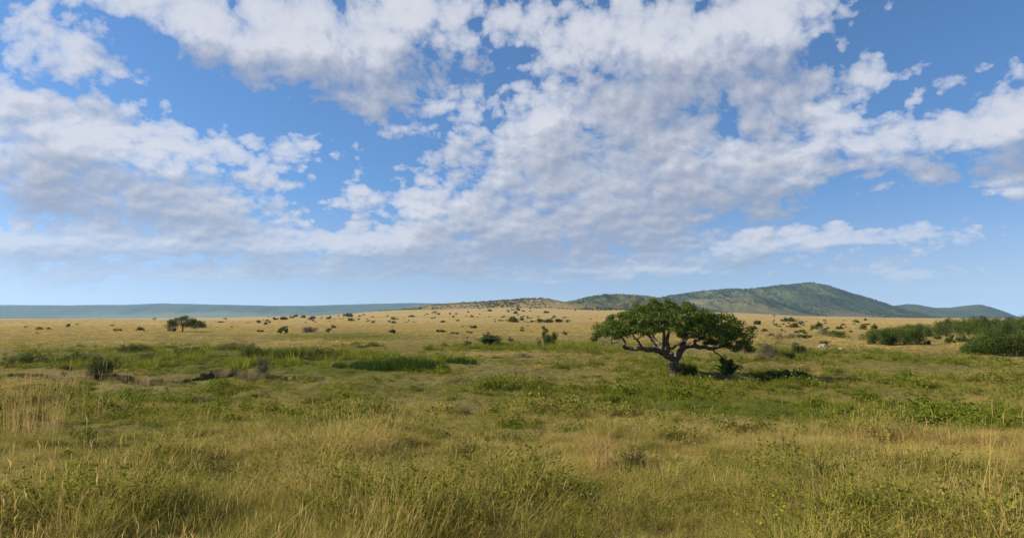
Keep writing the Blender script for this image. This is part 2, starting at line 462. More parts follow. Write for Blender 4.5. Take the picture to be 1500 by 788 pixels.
# ------------------------------------------------------------------ materials
def mat(name):
    m = bpy.data.materials.new(name); m.use_nodes = True
    m.node_tree.nodes.clear(); return m, m.node_tree
def attr(nt, name, typ='GEOMETRY', out='Fac'):
    n = node(nt, 'ShaderNodeAttribute', attribute_name=name, attribute_type=typ)
    return S(nt, n.outputs[out])
def finish(nt, col, rough=.9, trans=0.0, bump=None, bstr=.5, bdist=.1, spec=.2, tcol=None, up=0.0):
    p = node(nt, 'ShaderNodeBsdfPrincipled')
    setin(nt, p, 'Base Color', col if not isinstance(col, tuple) else (*col, 1))
    p.inputs['Roughness'].default_value = rough; p.inputs['Specular IOR Level'].default_value = spec
    if bump is not None:
        b = node(nt, 'ShaderNodeBump'); setin(nt, b, 'Height', bump)
        b.inputs['Strength'].default_value = bstr; b.inputs['Distance'].default_value = bdist
        nt.links.new(b.outputs[0], p.inputs['Normal'])
    if up:   # thin curved blades scatter mostly upwards
        ge = node(nt, 'ShaderNodeNewGeometry'); vm = node(nt, 'ShaderNodeMix', data_type='VECTOR')
        vm.inputs[0].default_value = up; nt.links.new(ge.outputs['Normal'], vm.inputs[4]); vm.inputs[5].default_value = (0, 0, 1)
        nv = node(nt, 'ShaderNodeVectorMath', operation='NORMALIZE'); nt.links.new(vm.outputs[1], nv.inputs[0])
        nt.links.new(nv.outputs[0], p.inputs['Normal'])
    out = node(nt, 'ShaderNodeOutputMaterial')
    if trans:
        t = node(nt, 'ShaderNodeBsdfTranslucent'); setin(nt, t, 0, tcol if tcol is not None else col)
        mx = node(nt, 'ShaderNodeMixShader'); mx.inputs[0].default_value = trans
        nt.links.new(p.outputs[0], mx.inputs[1]); nt.links.new(t.outputs[0], mx.inputs[2])
        nt.links.new(mx.outputs[0], out.inputs[0])
    else: nt.links.new(p.outputs[0], out.inputs[0])

GOLD, GOLD2, GREEN, GREEN2 = (.335, .24, .092), (.42, .315, .13), (.155, .17, .025), (.08, .105, .016)
# ground
MG, nt = mat('ground_grassland')
g = attr(nt, 'green'); soil = attr(nt, 'soil')
geo = node(nt, 'ShaderNodeNewGeometry'); P = geo.outputs['Position']
px_, py_, pz_ = sep(nt, P)
dist = (px_ * px_ + py_ * py_)._m('SQRT')
n_f = noise(nt, P, 1.6, 5, .65); n_m = noise(nt, P, .11, 5, .6); n_l = noise(nt, P, .012, 5, .62)
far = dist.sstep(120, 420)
gg = (g + (n_m - .5) * .5 + (n_f - .5) * .35 + (n_l - .5) * .5 * far).clamp()
dry = mixc(nt, n_f, GOLD, GOLD2)
grn = mixc(nt, n_m, GREEN, GREEN2)
c = mixc(nt, gg, dry, grn)
st = noise(nt, comb(nt, px_ * .006, py_ * .02, 0.0), 1.0, 6, .62)
c = mixc(nt, (st.sstep(.46, .66)) * far * .55, c, (.225, .14, .065))
c = mixc(nt, (st.sstep(.52, .32)) * far * .35, c, (.20, .175, .052))
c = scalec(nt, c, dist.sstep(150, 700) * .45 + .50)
c = mixc(nt, soil, c, mixc(nt, n_f, (.022, .014, .010), (.062, .040, .029)))
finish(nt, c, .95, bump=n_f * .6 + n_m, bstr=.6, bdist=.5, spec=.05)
# grass blades
MGR, nt = mat('grass_blades')
gi = attr(nt, 'tint', 'INSTANCER'); rv = attr(nt, 'rnd', 'INSTANCER'); cv = attr(nt, 'cv'); tp = attr(nt, 'tip'); ty = attr(nt, 'dry')
gg = (gi - ty + (cv - .5) * .42 - tp * .10 + .06).clamp()
dry = mixc(nt, cv, (.40, .292, .086), (.56, .43, .165))
dry = mixc(nt, (rv.sstep(.55, 1.0)) * .55, dry, (.31, .165, .06))
grn = mixc(nt, cv, (.082, .112, .012), (.215, .218, .024))
c = mixc(nt, gg, dry, grn)
c = scalec(nt, c, rv * .5 + .80)
finish(nt, c, .8, .42, spec=.03, up=.28)
# foliage materials
def leaf_mat(name, c1, c2, c3, trans=.3):
    m, nt = mat(name)
    cv = attr(nt, 'cv'); oi = node(nt, 'ShaderNodeObjectInfo'); rr = S(nt, oi.outputs['Random'])
    tcn = node(nt, 'ShaderNodeNewGeometry'); n = noise(nt, tcn.outputs['Position'], .9, 3)
    c = mixc(nt, cv, c1, c2)
    c = mixc(nt, (n.sstep(.45, .7)) * .6, c, c3)
    c = scalec(nt, c, rr * .3 + .85)
    finish(nt, c, .65, trans, spec=.08)
    return m
ML_TREE = leaf_mat('tree_leaves', (.042, .074, .010), (.085, .12, .015), (.13, .15, .02), .24)
ML_BUSH = leaf_mat('bush_leaves', (.043, .07, .010), (.084, .112, .014), (.12, .132, .018), .2)
ML_DARK = leaf_mat('dark_bush_leaves', (.034, .054, .010), (.062, .085, .014), (.075, .095, .016), .15)
ML_GREY = leaf_mat('dry_bush_twigs', (.12, .094, .064), (.17, .132, .09), (.10, .10, .052), .15)
ML_THICK = leaf_mat('thicket_leaves', (.030, .056, .008), (.064, .094, .012), (.095, .115, .015), .14)
ML_OLIVE = leaf_mat('olive_bush_leaves', (.08, .10, .022), (.135, .145, .03), (.125, .12, .032))
ML_PALM = leaf_mat('frond_leaves', (.035, .075, .018), (.07, .12, .03), (.08, .13, .03), .2)
ML_WEED = leaf_mat('weed_leaves', (.085, .12, .018), (.16, .18, .028), (.115, .135, .022), .35)
ML_REED = leaf_mat('reed_blades', (.075, .13, .018), (.125, .185, .026), (.16, .18, .035), .4)
def bark(name, a, b, sc):
    m, nt = mat(name)
    tcn = node(nt, 'ShaderNodeNewGeometry'); n = noise(nt, tcn.outputs['Position'], sc, 6, .65)
    c = mixc(nt, n.sstep(.35, .68), a, b)
    finish(nt, c, .9, bump=n, bstr=.8, bdist=.06, spec=.1); return m
MB_TREE = bark('tree_bark', (.05, .036, .028), (.19, .15, .115), 4.5)
MB_STEM = bark('bush_stems', (.09, .065, .045), (.2, .15, .11), 5)
MB_DEAD = bark('dead_wood', (.15, .12, .10), (.33, .28, .24), 5)
M_ROCK = bark('pale_rock', (.20, .175, .14), (.46, .42, .36), 4.5)
# hills
def hill_mat(name, wood, grass, dots, cover, patch, flat=None):
    """wooded hillside: dark tree specks over grass; cover = share of trees"""
    m, nt = mat(name)
    geo = node(nt, 'ShaderNodeNewGeometry'); P = geo.outputs['Position']
    vo = node(nt, 'ShaderNodeTexVoronoi'); nt.links.new(P, vo.inputs['Vector']); vo.inputs['Scale'].default_value = dots
    vd = S(nt, vo.outputs['Distance'])
    nl = noise(nt, P, patch, 5, .6); nf = noise(nt, P, dots * .8, 4, .6)
    cover_m = attr(nt, 'wood')
    thr = (nl - .5) * 1.3 + cover_m + (nf - .5) * .5 + cover - .5
    tree = ((thr - vd * .9) * 4.0 + .5).clamp()
    c = mixc(nt, nf, wood, tuple(1.6 * v for v in wood))
    c = mixc(nt, tree, mixc(nt, nl, grass, tuple(.75 * v for v in grass)), c)
    finish(nt, c, .95, bump=(0.0 - vd) * tree + nf, bstr=.7, bdist=.35 / dots, spec=.03)
    return m

# ------------------------------------------------------------------ ground sheet
rings = np.concatenate([[0.6, 1.4, 2.4, 3.4], np.exp(np.arange(math.log(4.2), math.log(150), .0125)), np.exp(np.arange(math.log(150), math.log(15500), .034)), [15500]])
azs = np.concatenate([np.linspace(-180, -47, 50)[:-1], np.linspace(-47, 47, 560), np.linspace(47, 180, 50)[1:-1]])
A, RR = np.meshgrid(np.radians(azs), rings)
gx, gy = RR * np.sin(A), RR * np.cos(A)
gz = height(gx.ravel(), gy.ravel()); nA = len(azs)
Vg = np.stack([gx.ravel(), gy.ravel(), gz], 1)
ii, jj = np.meshgrid(np.arange(len(rings) - 1), np.arange(nA), indexing='ij')
a_ = (ii * nA + jj).ravel(); b_ = (ii * nA + (jj + 1) % nA).ravel()
quads = np.stack([a_, b_, b_ + nA, a_ + nA], 1)[:, ::-1]
cidx = len(Vg); Vg = np.vstack([Vg, [[0, 0, H(0, 0.2)]]])
fan = np.stack([np.full(nA, cidx), (np.arange(nA) + 1) % nA, np.arange(nA)], 1)
soilv = np.append(gully(gx.ravel(), gy.ravel())[1], 0)
grv = greenness(Vg[:, 0], Vg[:, 1], Vg[:, 2])
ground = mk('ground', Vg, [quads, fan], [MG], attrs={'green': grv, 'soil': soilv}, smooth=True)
tag(ground, kind='structure')

# ------------------------------------------------------------------ hills
def hill(name, label, crest, D, wf, wb, material, woodf=None, rough=1.0, seed=0, nx=220, ny=70, power=1.35):
    cx = np.array([c[0] for c in crest], float); cy = np.array([c[1] for c in crest], float)
    pxs = np.linspace(cx[0], cx[-1], nx)
    # smooth crest line
    pys = np.interp(pxs, cx, cy)
    kk = np.hanning(max(3, int(nx * 9 / (cx[-1] - cx[0])) * 2 + 3)); kk /= kk.sum()
    pad = len(kk) // 2
    pys = np.convolve(np.pad(pys, pad, mode='edge'), kk, 'valid')
    sv = np.linspace(-1, 1, ny)
    V = np.zeros((ny, nx, 3)); wd = np.zeros((ny, nx))
    T = np.array([ray(p, q) for p, q in zip(pxs, pys)])
    Dc = D * (1 + .05 * np.sin(pxs / 90 + seed))
    zc = EYE + T[:, 1] * Dc
    endf = sst(0, .06, np.minimum(np.linspace(0, 1, nx), np.linspace(1, 0, nx)))
    for i, s_ in enumerate(sv):
        Y = Dc + (wf if s_ < 0 else wb) * s_
        X = T[:, 0] * Y
        g0 = table(X, Y)
        gc = table(T[:, 0] * Dc, Dc)
        prof = (1 - abs(s_)) ** power
        prof = prof * (1 - .25 * prof) / .75 if s_ < 0 else prof
        hgt = np.maximum(zc - gc, 0)
        n = fbm(X / (wf * .22) + seed, Y / (wf * .35), 5, 60 + seed) - .5
        rid = 1 - np.abs(fbm(X / (wf * .14) + 3 * seed, Y / (wf * .5), 4, 80 + seed) * 2 - 1)
        z = g0 + hgt * prof * (1 + rough * (n * .6 + (rid - .7) * .75) * min(1, abs(s_) * 4)) - (1.5 + D * .002) * abs(s_) ** 6 - (1 - endf) * (2 + .1 * hgt)
        V[i] = np.stack([X, Y, z + rough * hgt * .012 * (vn(X / (D * .0022), Y / (D * .0022), 5) - .5)], 1)
        wd[i] = woodf(pxs, s_, n) if woodf else 0
    ii, jj = np.meshgrid(np.arange(ny - 1), np.arange(nx - 1), indexing='ij')
    a = (ii * nx + jj).ravel()
    o = mk(name, V.reshape(-1, 3), [np.stack([a, a + 1, a + nx + 1, a + nx], 1)], [material], attrs={'wood': wd.ravel()}, smooth=True)
    tag(o, label, kind='structure'); return o
HM_FAR = hill_mat('plateau_slope', (.022, .046, .020), (.13, .15, .06), .03, 1.30, .0007)
HM_MID = hill_mat('wooded_hillside', (.021, .038, .012), (.125, .115, .048), .085, 1.0, .0022)
HM_LOW = hill_mat('grassy_hill', (.028, .038, .014), (.25, .187, .075), .13, .50, .005)
hill('far_plateau', 'long flat blue plateau along the left horizon',
     [(-420, 449), (-200, 447), (0, 446.5), (100, 447), (180, 446), (240, 444), (300, 445.5), (400, 448), (450, 447.5), (520, 445.5), (600, 443.5), (700, 445), (800, 450), (950, 458)],
     12000, 2600, 1500, HM_FAR, lambda p, s, n: np.where(s < -.45, -.9 * sst(.45, .85, -s) * np.exp(-((p - 300) / 170) ** 2), .2) , .7, 1, 420, 60)
hill('right_hills', 'hazy double hill at the right end of the horizon',
     [(1240, 468), (1270, 458), (1300, 449), (1330, 445), (1345, 446), (1370, 451), (1390, 450.5), (1410, 448), (1432, 446.5), (1450, 449), (1470, 455.5), (1490, 463.5), (1520, 468), (1600, 469)],
     7600, 1800, 1200, HM_MID, lambda p, s, n: .15 + 0 * p, .8, 4)
hill('mountain', 'broad wooded mountain behind the lone tree',
     [(860, 456), (900, 448), (940, 441), (980, 433), (1000, 430.5), (1020, 427.5), (1040, 424.5), (1065, 423), (1090, 424), (1110, 421.5), (1140, 418), (1165, 415.5), (1190, 414.5), (1210, 417.5), (1240, 426), (1270, 435), (1300, 446), (1330, 455), (1355, 462), (1380, 467)],
     5600, 1700, 1200, HM_MID, lambda p, s, n: .14 - .5 * sst(.6, .95, -s), 1.0, 7, 300, 90)
hill('mountain_spur', 'lower tawny spur in front of the mountain',
     [(930, 458), (970, 446), (1000, 440), (1040, 436.5), (1080, 434.5), (1110, 435), (1130, 440), (1150, 446), (1175, 455), (1200, 461), (1230, 466)],
     4400, 1000, 700, HM_MID, lambda p, s, n: -.25 + .55 * sst(1080, 1140, p) * sst(-.7, -.3, s), 1.0, 9, 200, 70)
hill('dark_knoll', 'small dark knoll at the foot of the mountain',
     [(1275, 468), (1290, 461), (1303, 453), (1315, 451.5), (1326, 456), (1340, 463), (1360, 468)], 4700, 300, 300, HM_MID, lambda p, s, n: .35 + 0 * p, .6, 12, 60, 30)
hill('front_ridge', 'rounded ridge left of the lone tree',
     [(770, 456), (800, 449), (830, 441.5), (860, 435.5), (885, 431.5), (905, 430.5), (930, 431.5), (950, 433.5), (980, 438.5), (1010, 446), (1040, 453), (1080, 461), (1120, 466)],
     3500, 900, 600, HM_MID, lambda p, s, n: -.05 - .4 * sst(.45, .9, -s), .9, 15, 240, 70)
hill('low_hill', 'low grassy hill with scrub along its crest',
     [(540, 464), (575, 456), (600, 450.5), (640, 445), (680, 442.5), (720, 441), (745, 439.5), (765, 437.5), (790, 436.5), (805, 437.5), (820, 440.5), (840, 444), (870, 449), (910, 455), (950, 460)],
     2450, 480, 420, HM_LOW, lambda p, s, n: .15 + .35 * (s > -.35) * sst(620, 640, p) * (1 - .5 * sst(700, 740, p)) - .35 * sst(.5, .9, -s), .6, 19, 300, 60)

# ------------------------------------------------------------------ grass
def blades(n, spread, h0, h1, w, lean, seed, segs=3, dry=0.0, heads=False, droop=.35):
    r = np.random.default_rng(seed)
    V, Q, T, CV, TP = [], [], [], [], []; k = 0
    for i in range(n):
        a = r.random() * 6.283; rad = spread * math.sqrt(r.random())
        bx, by = rad * math.cos(a), rad * math.sin(a)
        h = r.uniform(h0, h1); la = a + r.normal() * .9; le = lean * abs(r.normal()) + .05
        dr = droop * r.uniform(.2, 1.3)
        sx, sy = math.cos(la + 1.57), math.sin(la + 1.57); c_ = r.random()
        for s_ in range(segs + 1):
            t = s_ / segs
            off = h * (le * t + dr * le * 2 * t * t)
            z = h * t * (1 - dr * .45 * t)
            ww = w * (1 - t) ** .7 * (.75 + .5 * c_) * .5
            x, y = bx + math.cos(la) * off, by + math.sin(la) * off
            if s_ < segs:
                V += [(x - sx * ww, y - sy * ww, z), (x + sx * ww, y + sy * ww, z)]; CV += [c_, c_]; TP += [t, t]
            else:
                V.append((x, y, z)); CV.append(c_); TP.append(1.0)
        for s_ in range(segs - 1): Q.append((k + 2 * s_, k + 2 * s_ + 1, k + 2 * s_ + 3, k + 2 * s_ + 2))
        T.append((k + 2 * segs - 2, k + 2 * segs - 1, k + 2 * segs)); k += 2 * segs + 1
        if heads:   # seed head: two crossed slim diamonds
            hl = h * .15; hw = w * .75
            for ang in (la, la + 1.57):
                ux, uy = math.cos(ang) * hw, math.sin(ang) * hw
                V += [(x, y, z - hl * .5), (x + ux, y + uy, z + hl * .1), (x + .2 * hl * math.cos(la), y + .2 * hl * math.sin(la), z + hl * .6), (x - ux, y - uy, z + hl * .1)]
                CV += [min(1, c_ * .4 + .6)] * 4; TP += [1.0] * 4; Q.append((k, k + 1, k + 2, k + 3)); k += 4
    return V, Q, T, CV, TP, dry
def weed(seed, n=9, h=.5, leaf=.03, per=26):
    r = np.random.default_rng(seed)
    V, Q, T, CV, TP, _ = blades(n, .12, h * .6, h, .008, .5, seed, 3)
    for i in range(n * per):
        b = r.integers(n) * 7; t = r.uniform(.25, 1); lo = int(min(2, t * 3))
        p = np.array(V[b + 2 * lo]) * (1 - (t * 3 - lo)) + np.array(V[min(b + 2 * lo + 2, b + 6)]) * (t * 3 - lo)
        d = r.normal(size=3); d[2] = abs(d[2]) * .5; d /= np.linalg.norm(d); e = np.cross(d, r.normal(size=3)); e /= np.linalg.norm(e)
        L = leaf * r.uniform(.6, 1.4); k = len(V); c_ = r.random()
        V += [tuple(p), tuple(p + d * L * .5 + e * L * .28), tuple(p + d * L), tuple(p + d * L * .5 - e * L * .28)]
        CV += [c_] * 4; TP += [0] * 4; Q.append((k, k + 1, k + 2, k + 3))
    return V, Q, T, CV, TP, -.38
PROTO = []
def proto(args):
    V, Q, T, CV, TP, dry = args
    i = len(PROTO)
    me = mk('grass_tuft', V, [np.array(Q), np.array(T)], [MGR], attrs={'cv': CV, 'tip': TP, 'dry': np.full(len(V), dry)}, link=False)
    PROTO.append(bpy.data.objects.new('grass_tuft_%02d' % i, me)); return i
K_GREEN = [proto(blades(34, .15, .20, .46, .0125, .5, 1 + i, dry=-.16)) for i in range(3)]
K_GOLD = [proto(blades(32, .15, .28, .62, .010, .48, 11 + i, dry=.08)) for i in range(3)]
K_STALK = [proto(blades(9, .16, .75, 1.15, .008, .2, 21 + i, dry=.42, heads=True, droop=.5)) for i in range(2)]
K_WEED = [proto(weed(31 + i)) for i in range(2)]
K_DEAD = [proto(blades(26, .22, .25, .6, .009, 1.3, 41 + i, dry=.55, droop=.8)) for i in range(2)]
K_TUSS = [proto(blades(110, .62, .16, .42, .026, .55, 51 + i, dry=.0)) for i in range(3)]
K_REED = [proto(blades(55, .5, .5, .95, .03, .22, 61 + i, dry=-.3, droop=.3)) for i in range(2)]
K_FAR = [proto(blades(90, 1.7, .18, .42, .10, .5, 71 + i, segs=2, dry=.0)) for i in range(2)]
def forb(seed):
    r = np.random.default_rng(seed); V, Q, CV, TP = [], [], [], []
    for i in range(170):
        a = r.random() * 6.283; q = math.sqrt(r.random()); x, y = q * .42 * math.cos(a), q * .42 * math.sin(a)
        z = (.34 * math.sqrt(max(.02, 1 - q * q)) * r.uniform(.25, 1.05) + .02) * (1 + .5 * math.sin(a * 2 + seed))
        d = r.normal(size=3); d[2] = d[2] * .5 + .3; d /= np.linalg.norm(d); e = np.cross(d, r.normal(size=3)); e /= np.linalg.norm(e)
        L = r.uniform(.05, .11); p = np.array([x, y, z]); k = len(V); c_ = r.random()
        V += [tuple(p), tuple(p + d * L * .5 + e * L * .3), tuple(p + d * L), tuple(p + d * L * .5 - e * L * .3)]
        CV += [c_ * .45] * 4; TP += [0] * 4; Q.append((k, k + 1, k + 2, k + 3))
    return V, Q, np.zeros((0, 3), int), CV, TP, -.55
K_FORB = [proto(forb(81 + i)) for i in range(3)]
PC = bpy.data.collections.new('grass_tufts')
for o in PROTO: PC.objects.link(o)

def field(n, y0, y1, kind_fn, sc0, sc1, seed):
    r = np.random.default_rng(seed)
    Y = np.sqrt(r.uniform(y0 ** 2, y1 ** 2, n)); t = r.uniform(-.86, .86, n)
    x = t * Y; z = height(x, Y); so_ = gully(x, Y)[1]
    g = greenness(x, Y, z)
    clump = fbm(x / .85, Y / .85, 2, 120) if y1 < 200 else np.ones(n)
    keep = (so_ < .5) & (r.random(n) < .22 + .78 * sst(.36, .6, clump))
    x, Y, z, g = x[keep], Y[keep], z[keep], g[keep]; n = len(x)
    u = r.random(n); patch = fbm(x / 2.3, Y / 2.3, 3, 90); big = fbm(x / 7, Y / 7, 3, 95)
    k, s_ = kind_fn(r, u, g, patch, big)
    s_ = s_ * r.uniform(sc0, sc1, n) * (.5 + .65 * sst(.32, .68, big)) * (.6 + .6 * sst(.3, .66, patch))
    px, py = project(x, Y, z)
    s_ = s_ * (1 - .28 * np.exp(-((px - 230) / 190) ** 4 - ((py - 561) / 12) ** 2))
    s_ = s_ * (1 - .5 * np.exp(-((px - 1060) / 110) ** 2 - ((py - 556) / 14) ** 2))
    return np.stack([x, Y, z - .02], 1), k, s_, g, r
def pick(r, arr, n): return np.asarray(arr)[r.integers(len(arr), size=n)]
def near_kind(r, u, g, patch, big):
    n = len(u); k = pick(r, K_GREEN, n); s_ = np.ones(n)
    go = u > .25 + g * .6; k = np.where(go, pick(r, K_GOLD, n), k)
    st = r.random(n) < np.clip((patch - .55) * .9, 0, .2) * (1.15 - g) + .008; k = np.where(st, pick(r, K_STALK, n), k); s_ = np.where(st, .95, s_)
    dd = r.random(n) < np.clip((.47 - patch) * .9, 0, .22); k = np.where(dd, pick(r, K_DEAD, n), k)
    we = r.random(n) < np.clip((big - .52) * 1.4, 0, .3) * .7 + .03; k = np.where(we, pick(r, K_WEED, n), k); s_ = np.where(we, 1.0 + .4 * r.random(n), s_)
    return k, s_
def mid_near_kind(r, u, g, patch, big):
    k, s_ = near_kind(r, u, g, patch, big); n = len(u)
    tall = np.isin(k, K_STALK) & (r.random(n) < .6); k = np.where(tall, pick(r, K_GOLD, n), k)
    fo = r.random(n) < .14 * sst(.50, .62, patch) + .02; k = np.where(fo, pick(r, K_FORB, n), k); s_ = np.where(fo, 1.0 + 1.0 * r.random(n), s_)
    return k, s_
def mid_kind(r, u, g, patch, big):
    n = len(u); k = pick(r, K_TUSS, n); s_ = np.ones(n) * .8
    st = r.random(n) < .05 * (1.1 - g); k = np.where(st, pick(r, K_STALK, n), k); s_ = np.where(st, 1.0, s_)
    fo = r.random(n) < .30 * sst(.50, .64, big) * sst(.2, .5, g) + .03; k = np.where(fo, pick(r, K_FORB, n), k); s_ = np.where(fo, 1.1 + .9 * r.random(n), s_)
    re = (g > .72) & (r.random(n) < .35); k = np.where(re, pick(r, K_REED, n), k)
    return k, s_
def far_kind(r, u, g, patch, big):
    n = len(u); return pick(r, K_FAR, n), np.ones(n) * .8
FIELDS = [field(36000, 5.5, 26, near_kind, .75, 1.35, 101), field(60000, 24, 62, mid_near_kind, .55, 1.0, 102),
          field(42000, 48, 135, mid_kind, .45, .95, 103), field(30000, 120, 420, far_kind, .55, 1.1, 104), field(16000, 380, 900, far_kind, .9, 1.6, 105)]
pos = np.concatenate([f[0] for f in FIELDS]); kin = np.concatenate([f[1] for f in FIELDS]); scl = np.concatenate([f[2] for f in FIELDS]); tin = np.concatenate([f[3] for f in FIELDS])
r_ = np.random.default_rng(5); N = len(pos)
tin = np.clip(tin + r_.normal(0, .15, N), 0, 1)
rot = np.stack([r_.normal(0, .10, N), r_.normal(0, .10, N), r_.uniform(0, 6.283, N)], 1)
sc3 = np.stack([scl * r_.uniform(.85, 1.2, N), scl * r_.uniform(.85, 1.2, N), scl * r_.uniform(.75, 1.25, N)], 1)

def scatter_modifier(obj, coll):
    ng = bpy.data.node_groups.new('scatter', 'GeometryNodeTree')
    ng.interface.new_socket('Geometry', in_out='INPUT', socket_type='NodeSocketGeometry')
    ng.interface.new_socket('Geometry', in_out='OUTPUT', socket_type='NodeSocketGeometry')
    gi, go = ng.nodes.new('NodeGroupInput'), ng.nodes.new('NodeGroupOutput')
    iop = ng.nodes.new('GeometryNodeInstanceOnPoints')
    ci = ng.nodes.new('GeometryNodeCollectionInfo'); ci.inputs['Collection'].default_value = coll
    ci.inputs['Separate Children'].default_value = True; ci.inputs['Reset Children'].default_value = True
    def na(name, typ):
        n = ng.nodes.new('GeometryNodeInputNamedAttribute'); n.data_type = typ; n.inputs[0].default_value = name
        return n.outputs[0]
    ng.links.new(gi.outputs[0], iop.inputs['Points']); ng.links.new(ci.outputs[0], iop.inputs['Instance'])
    iop.inputs['Pick Instance'].default_value = True
    ng.links.new(na('kindex', 'INT'), iop.inputs['Instance Index'])
    e2r = ng.nodes.new('FunctionNodeEulerToRotation'); ng.links.new(na('rot', 'FLOAT_VECTOR'), e2r.inputs[0])
    ng.links.new(e2r.outputs[0], iop.inputs['Rotation'])
    ng.links.new(na('scl', 'FLOAT_VECTOR'), iop.inputs['Scale'])
    ng.links.new(iop.outputs[0], go.inputs[0])
    m = obj.modifiers.new('scatter', 'NODES'); m.node_group = ng
def points_object(name, pos, kin, rot, sc3, attrs, coll):
    o = mk(name, pos, [], [], attrs={'rot': rot, 'scl': sc3, **attrs})
    a = o.data.attributes.new('kindex', 'INT', 'POINT'); a.data.foreach_set('value', np.asarray(kin, np.int32))
    scatter_modifier(o, coll); return o
grass = points_object('grass', pos, kin, rot, sc3, {'tint': tin, 'rnd': r_.random(N)}, PC)
tag(grass, 'green and golden savanna grass covering the plain', kind='stuff')

# ------------------------------------------------------------------ bushes
def bush_mesh(w, h, d, seed, leaf, n, lumps=14, irregular=.35, droop=0.0):
    """foliage of a bush in local metres: lumps over a dome, leaves over lumps and inside"""
    r = np.random.default_rng(seed); m = MB(); lumps = int(lumps * 2); n = int(n * 1.7)
    C, N = [], []
    for i in range(lumps):
        a = r.random() * 6.283; q = math.sqrt(r.random()) * .78
        x, y = q * math.cos(a) * w / 2, q * math.sin(a) * d / 2
        top = h * math.sqrt(max(0.05, 1 - q * q)) * r.uniform(1 - irregular, 1.0)
        rad = min(w, d, h * 1.6) * r.uniform(.15, .25)
        z = max(rad * .55, top - rad) * (1 if r.random() < .62 else r.uniform(.2, .8))
        k = n // lumps
        v = r.normal(size=(k, 3)); v /= np.linalg.norm(v, axis=1)[:, None]
        rr = rad * r.uniform(.7, 1.1, k)
        c = np.array([x, y, z]) + v * rr[:, None] * np.array([1, 1, .85])
        C.append(c); N.append(v + r.normal(size=(k, 3)) * .28)
    C = np.concatenate(C); N = np.concatenate(N); ok = C[:, 2] > .02
    C, N = C[ok], N[ok]; N /= np.linalg.norm(N, axis=1)[:, None]
    C = C * np.array([w * .5 / np.percentile(abs(C[:, 0]), 98), d * .5 / np.percentile(abs(C[:, 1]), 98), h / np.percentile(C[:, 2], 98)])
    m.leaves(C, N, leaf * r.uniform(.7, 1.5, len(C)), leaf * r.uniform(.45, .8, len(C)), r)
    s = MB()
    for i in range(7):
        a = r.random() * 6.283; q = r.uniform(.2, .6)
        e = np.array([q * math.cos(a) * w / 2, q * math.sin(a) * d / 2, h * r.uniform(.5, .8)])
        t = np.linspace(0, 1, 5)[:, None]
        p = e * t + np.array([0, 0, .12 * h]) * np.sin(t * 3.14) + np.array([.04 * w * math.cos(a), .04 * w * math.sin(a), -.05])
        s.tube(p, np.linspace(.035, .012, 5) * h / 2 + .008, 5)
    return m, s
def bush(name, label, cat, px, py, wpx, hpx, leafm, seed, leaf=.16, n=2600, lumps=14, group=None, depth=.8, irregular=.35, stem=None, sink=0.0):
    x, y, z, k = at(px, py)
    m, s = bush_mesh(wpx * k, hpx * k, wpx * k * depth, seed, leaf, n, lumps, irregular)
    o = empty(name, (x, y + wpx * k * depth * .3, H(x, y + wpx * k * depth * .3) - sink))
    m.build('foliage', [leafm], o); s.build('stems', [stem or MB_STEM], o)
    return tag(o, label, cat, group)
def spike_plant(name, label, cat, px, py, wpx, hpx, seed, nfr=42, leaf=None, arch=.55):
    """arching fronds with leaflets from a low crown"""
    x, y, z, k = at(px, py); r = np.random.default_rng(seed)
    o = empty(name, (x, y, z)); st = MB()
    hh, ww = hpx * k, wpx * k
    st.tube([(0, 0, -.1), (.03, 0, .10 * hh), (0, .02, .2 * hh)], [.22, .2, .16], 8, .15, seed)
    st.build('stem', [MB_STEM], o)
    C = []
    for i in range(nfr):
        a = r.random() * 6.283; tilt = r.uniform(.15, 1.0)
        L = r.uniform(.7, 1.0); m = MB(); t = np.linspace(0, 1, 9)
        out = ww * .5 * L * tilt; up = hh * (.72 + .2 * (1 - tilt)) * L
        P = np.stack([math.cos(a) * out * t, math.sin(a) * out * t, (.04 + .10 * r.random()) * hh + up * t * (1.05 - (arch + .15) * tilt * t * t)], 1)
        m.tube(P, np.linspace(.025, .006, 9), 4)
        nl = 22; tt = np.linspace(.15, 1, nl); Pi = np.stack([np.interp(tt, t, P[:, j]) for j in range(3)], 1)
        side = np.array([-math.sin(a), math.cos(a), 0])
        for sg in (-1, 1):
            d = side * sg + np.array([math.cos(a), math.sin(a), .35]) * .8; d /= np.linalg.norm(d)
            ll = (.20 * hh * (1 - .5 * tt))[:, None]; wv = np.array([math.cos(a), math.sin(a), -.2]) * .06
            V = np.stack([Pi, Pi + d * ll * .5 + wv, Pi + d * ll + np.array([0, 0, -.25]) * ll * .6, Pi + d * ll * .5 - wv], 1).reshape(-1, 3)
            q = np.arange(nl)[:, None] * 4 + np.array([[0, 1, 2, 3]])
            m.add(V, q, (), r.random())
        m.build('frond', [leaf or ML_PALM], o)
    return tag(o, label, cat)

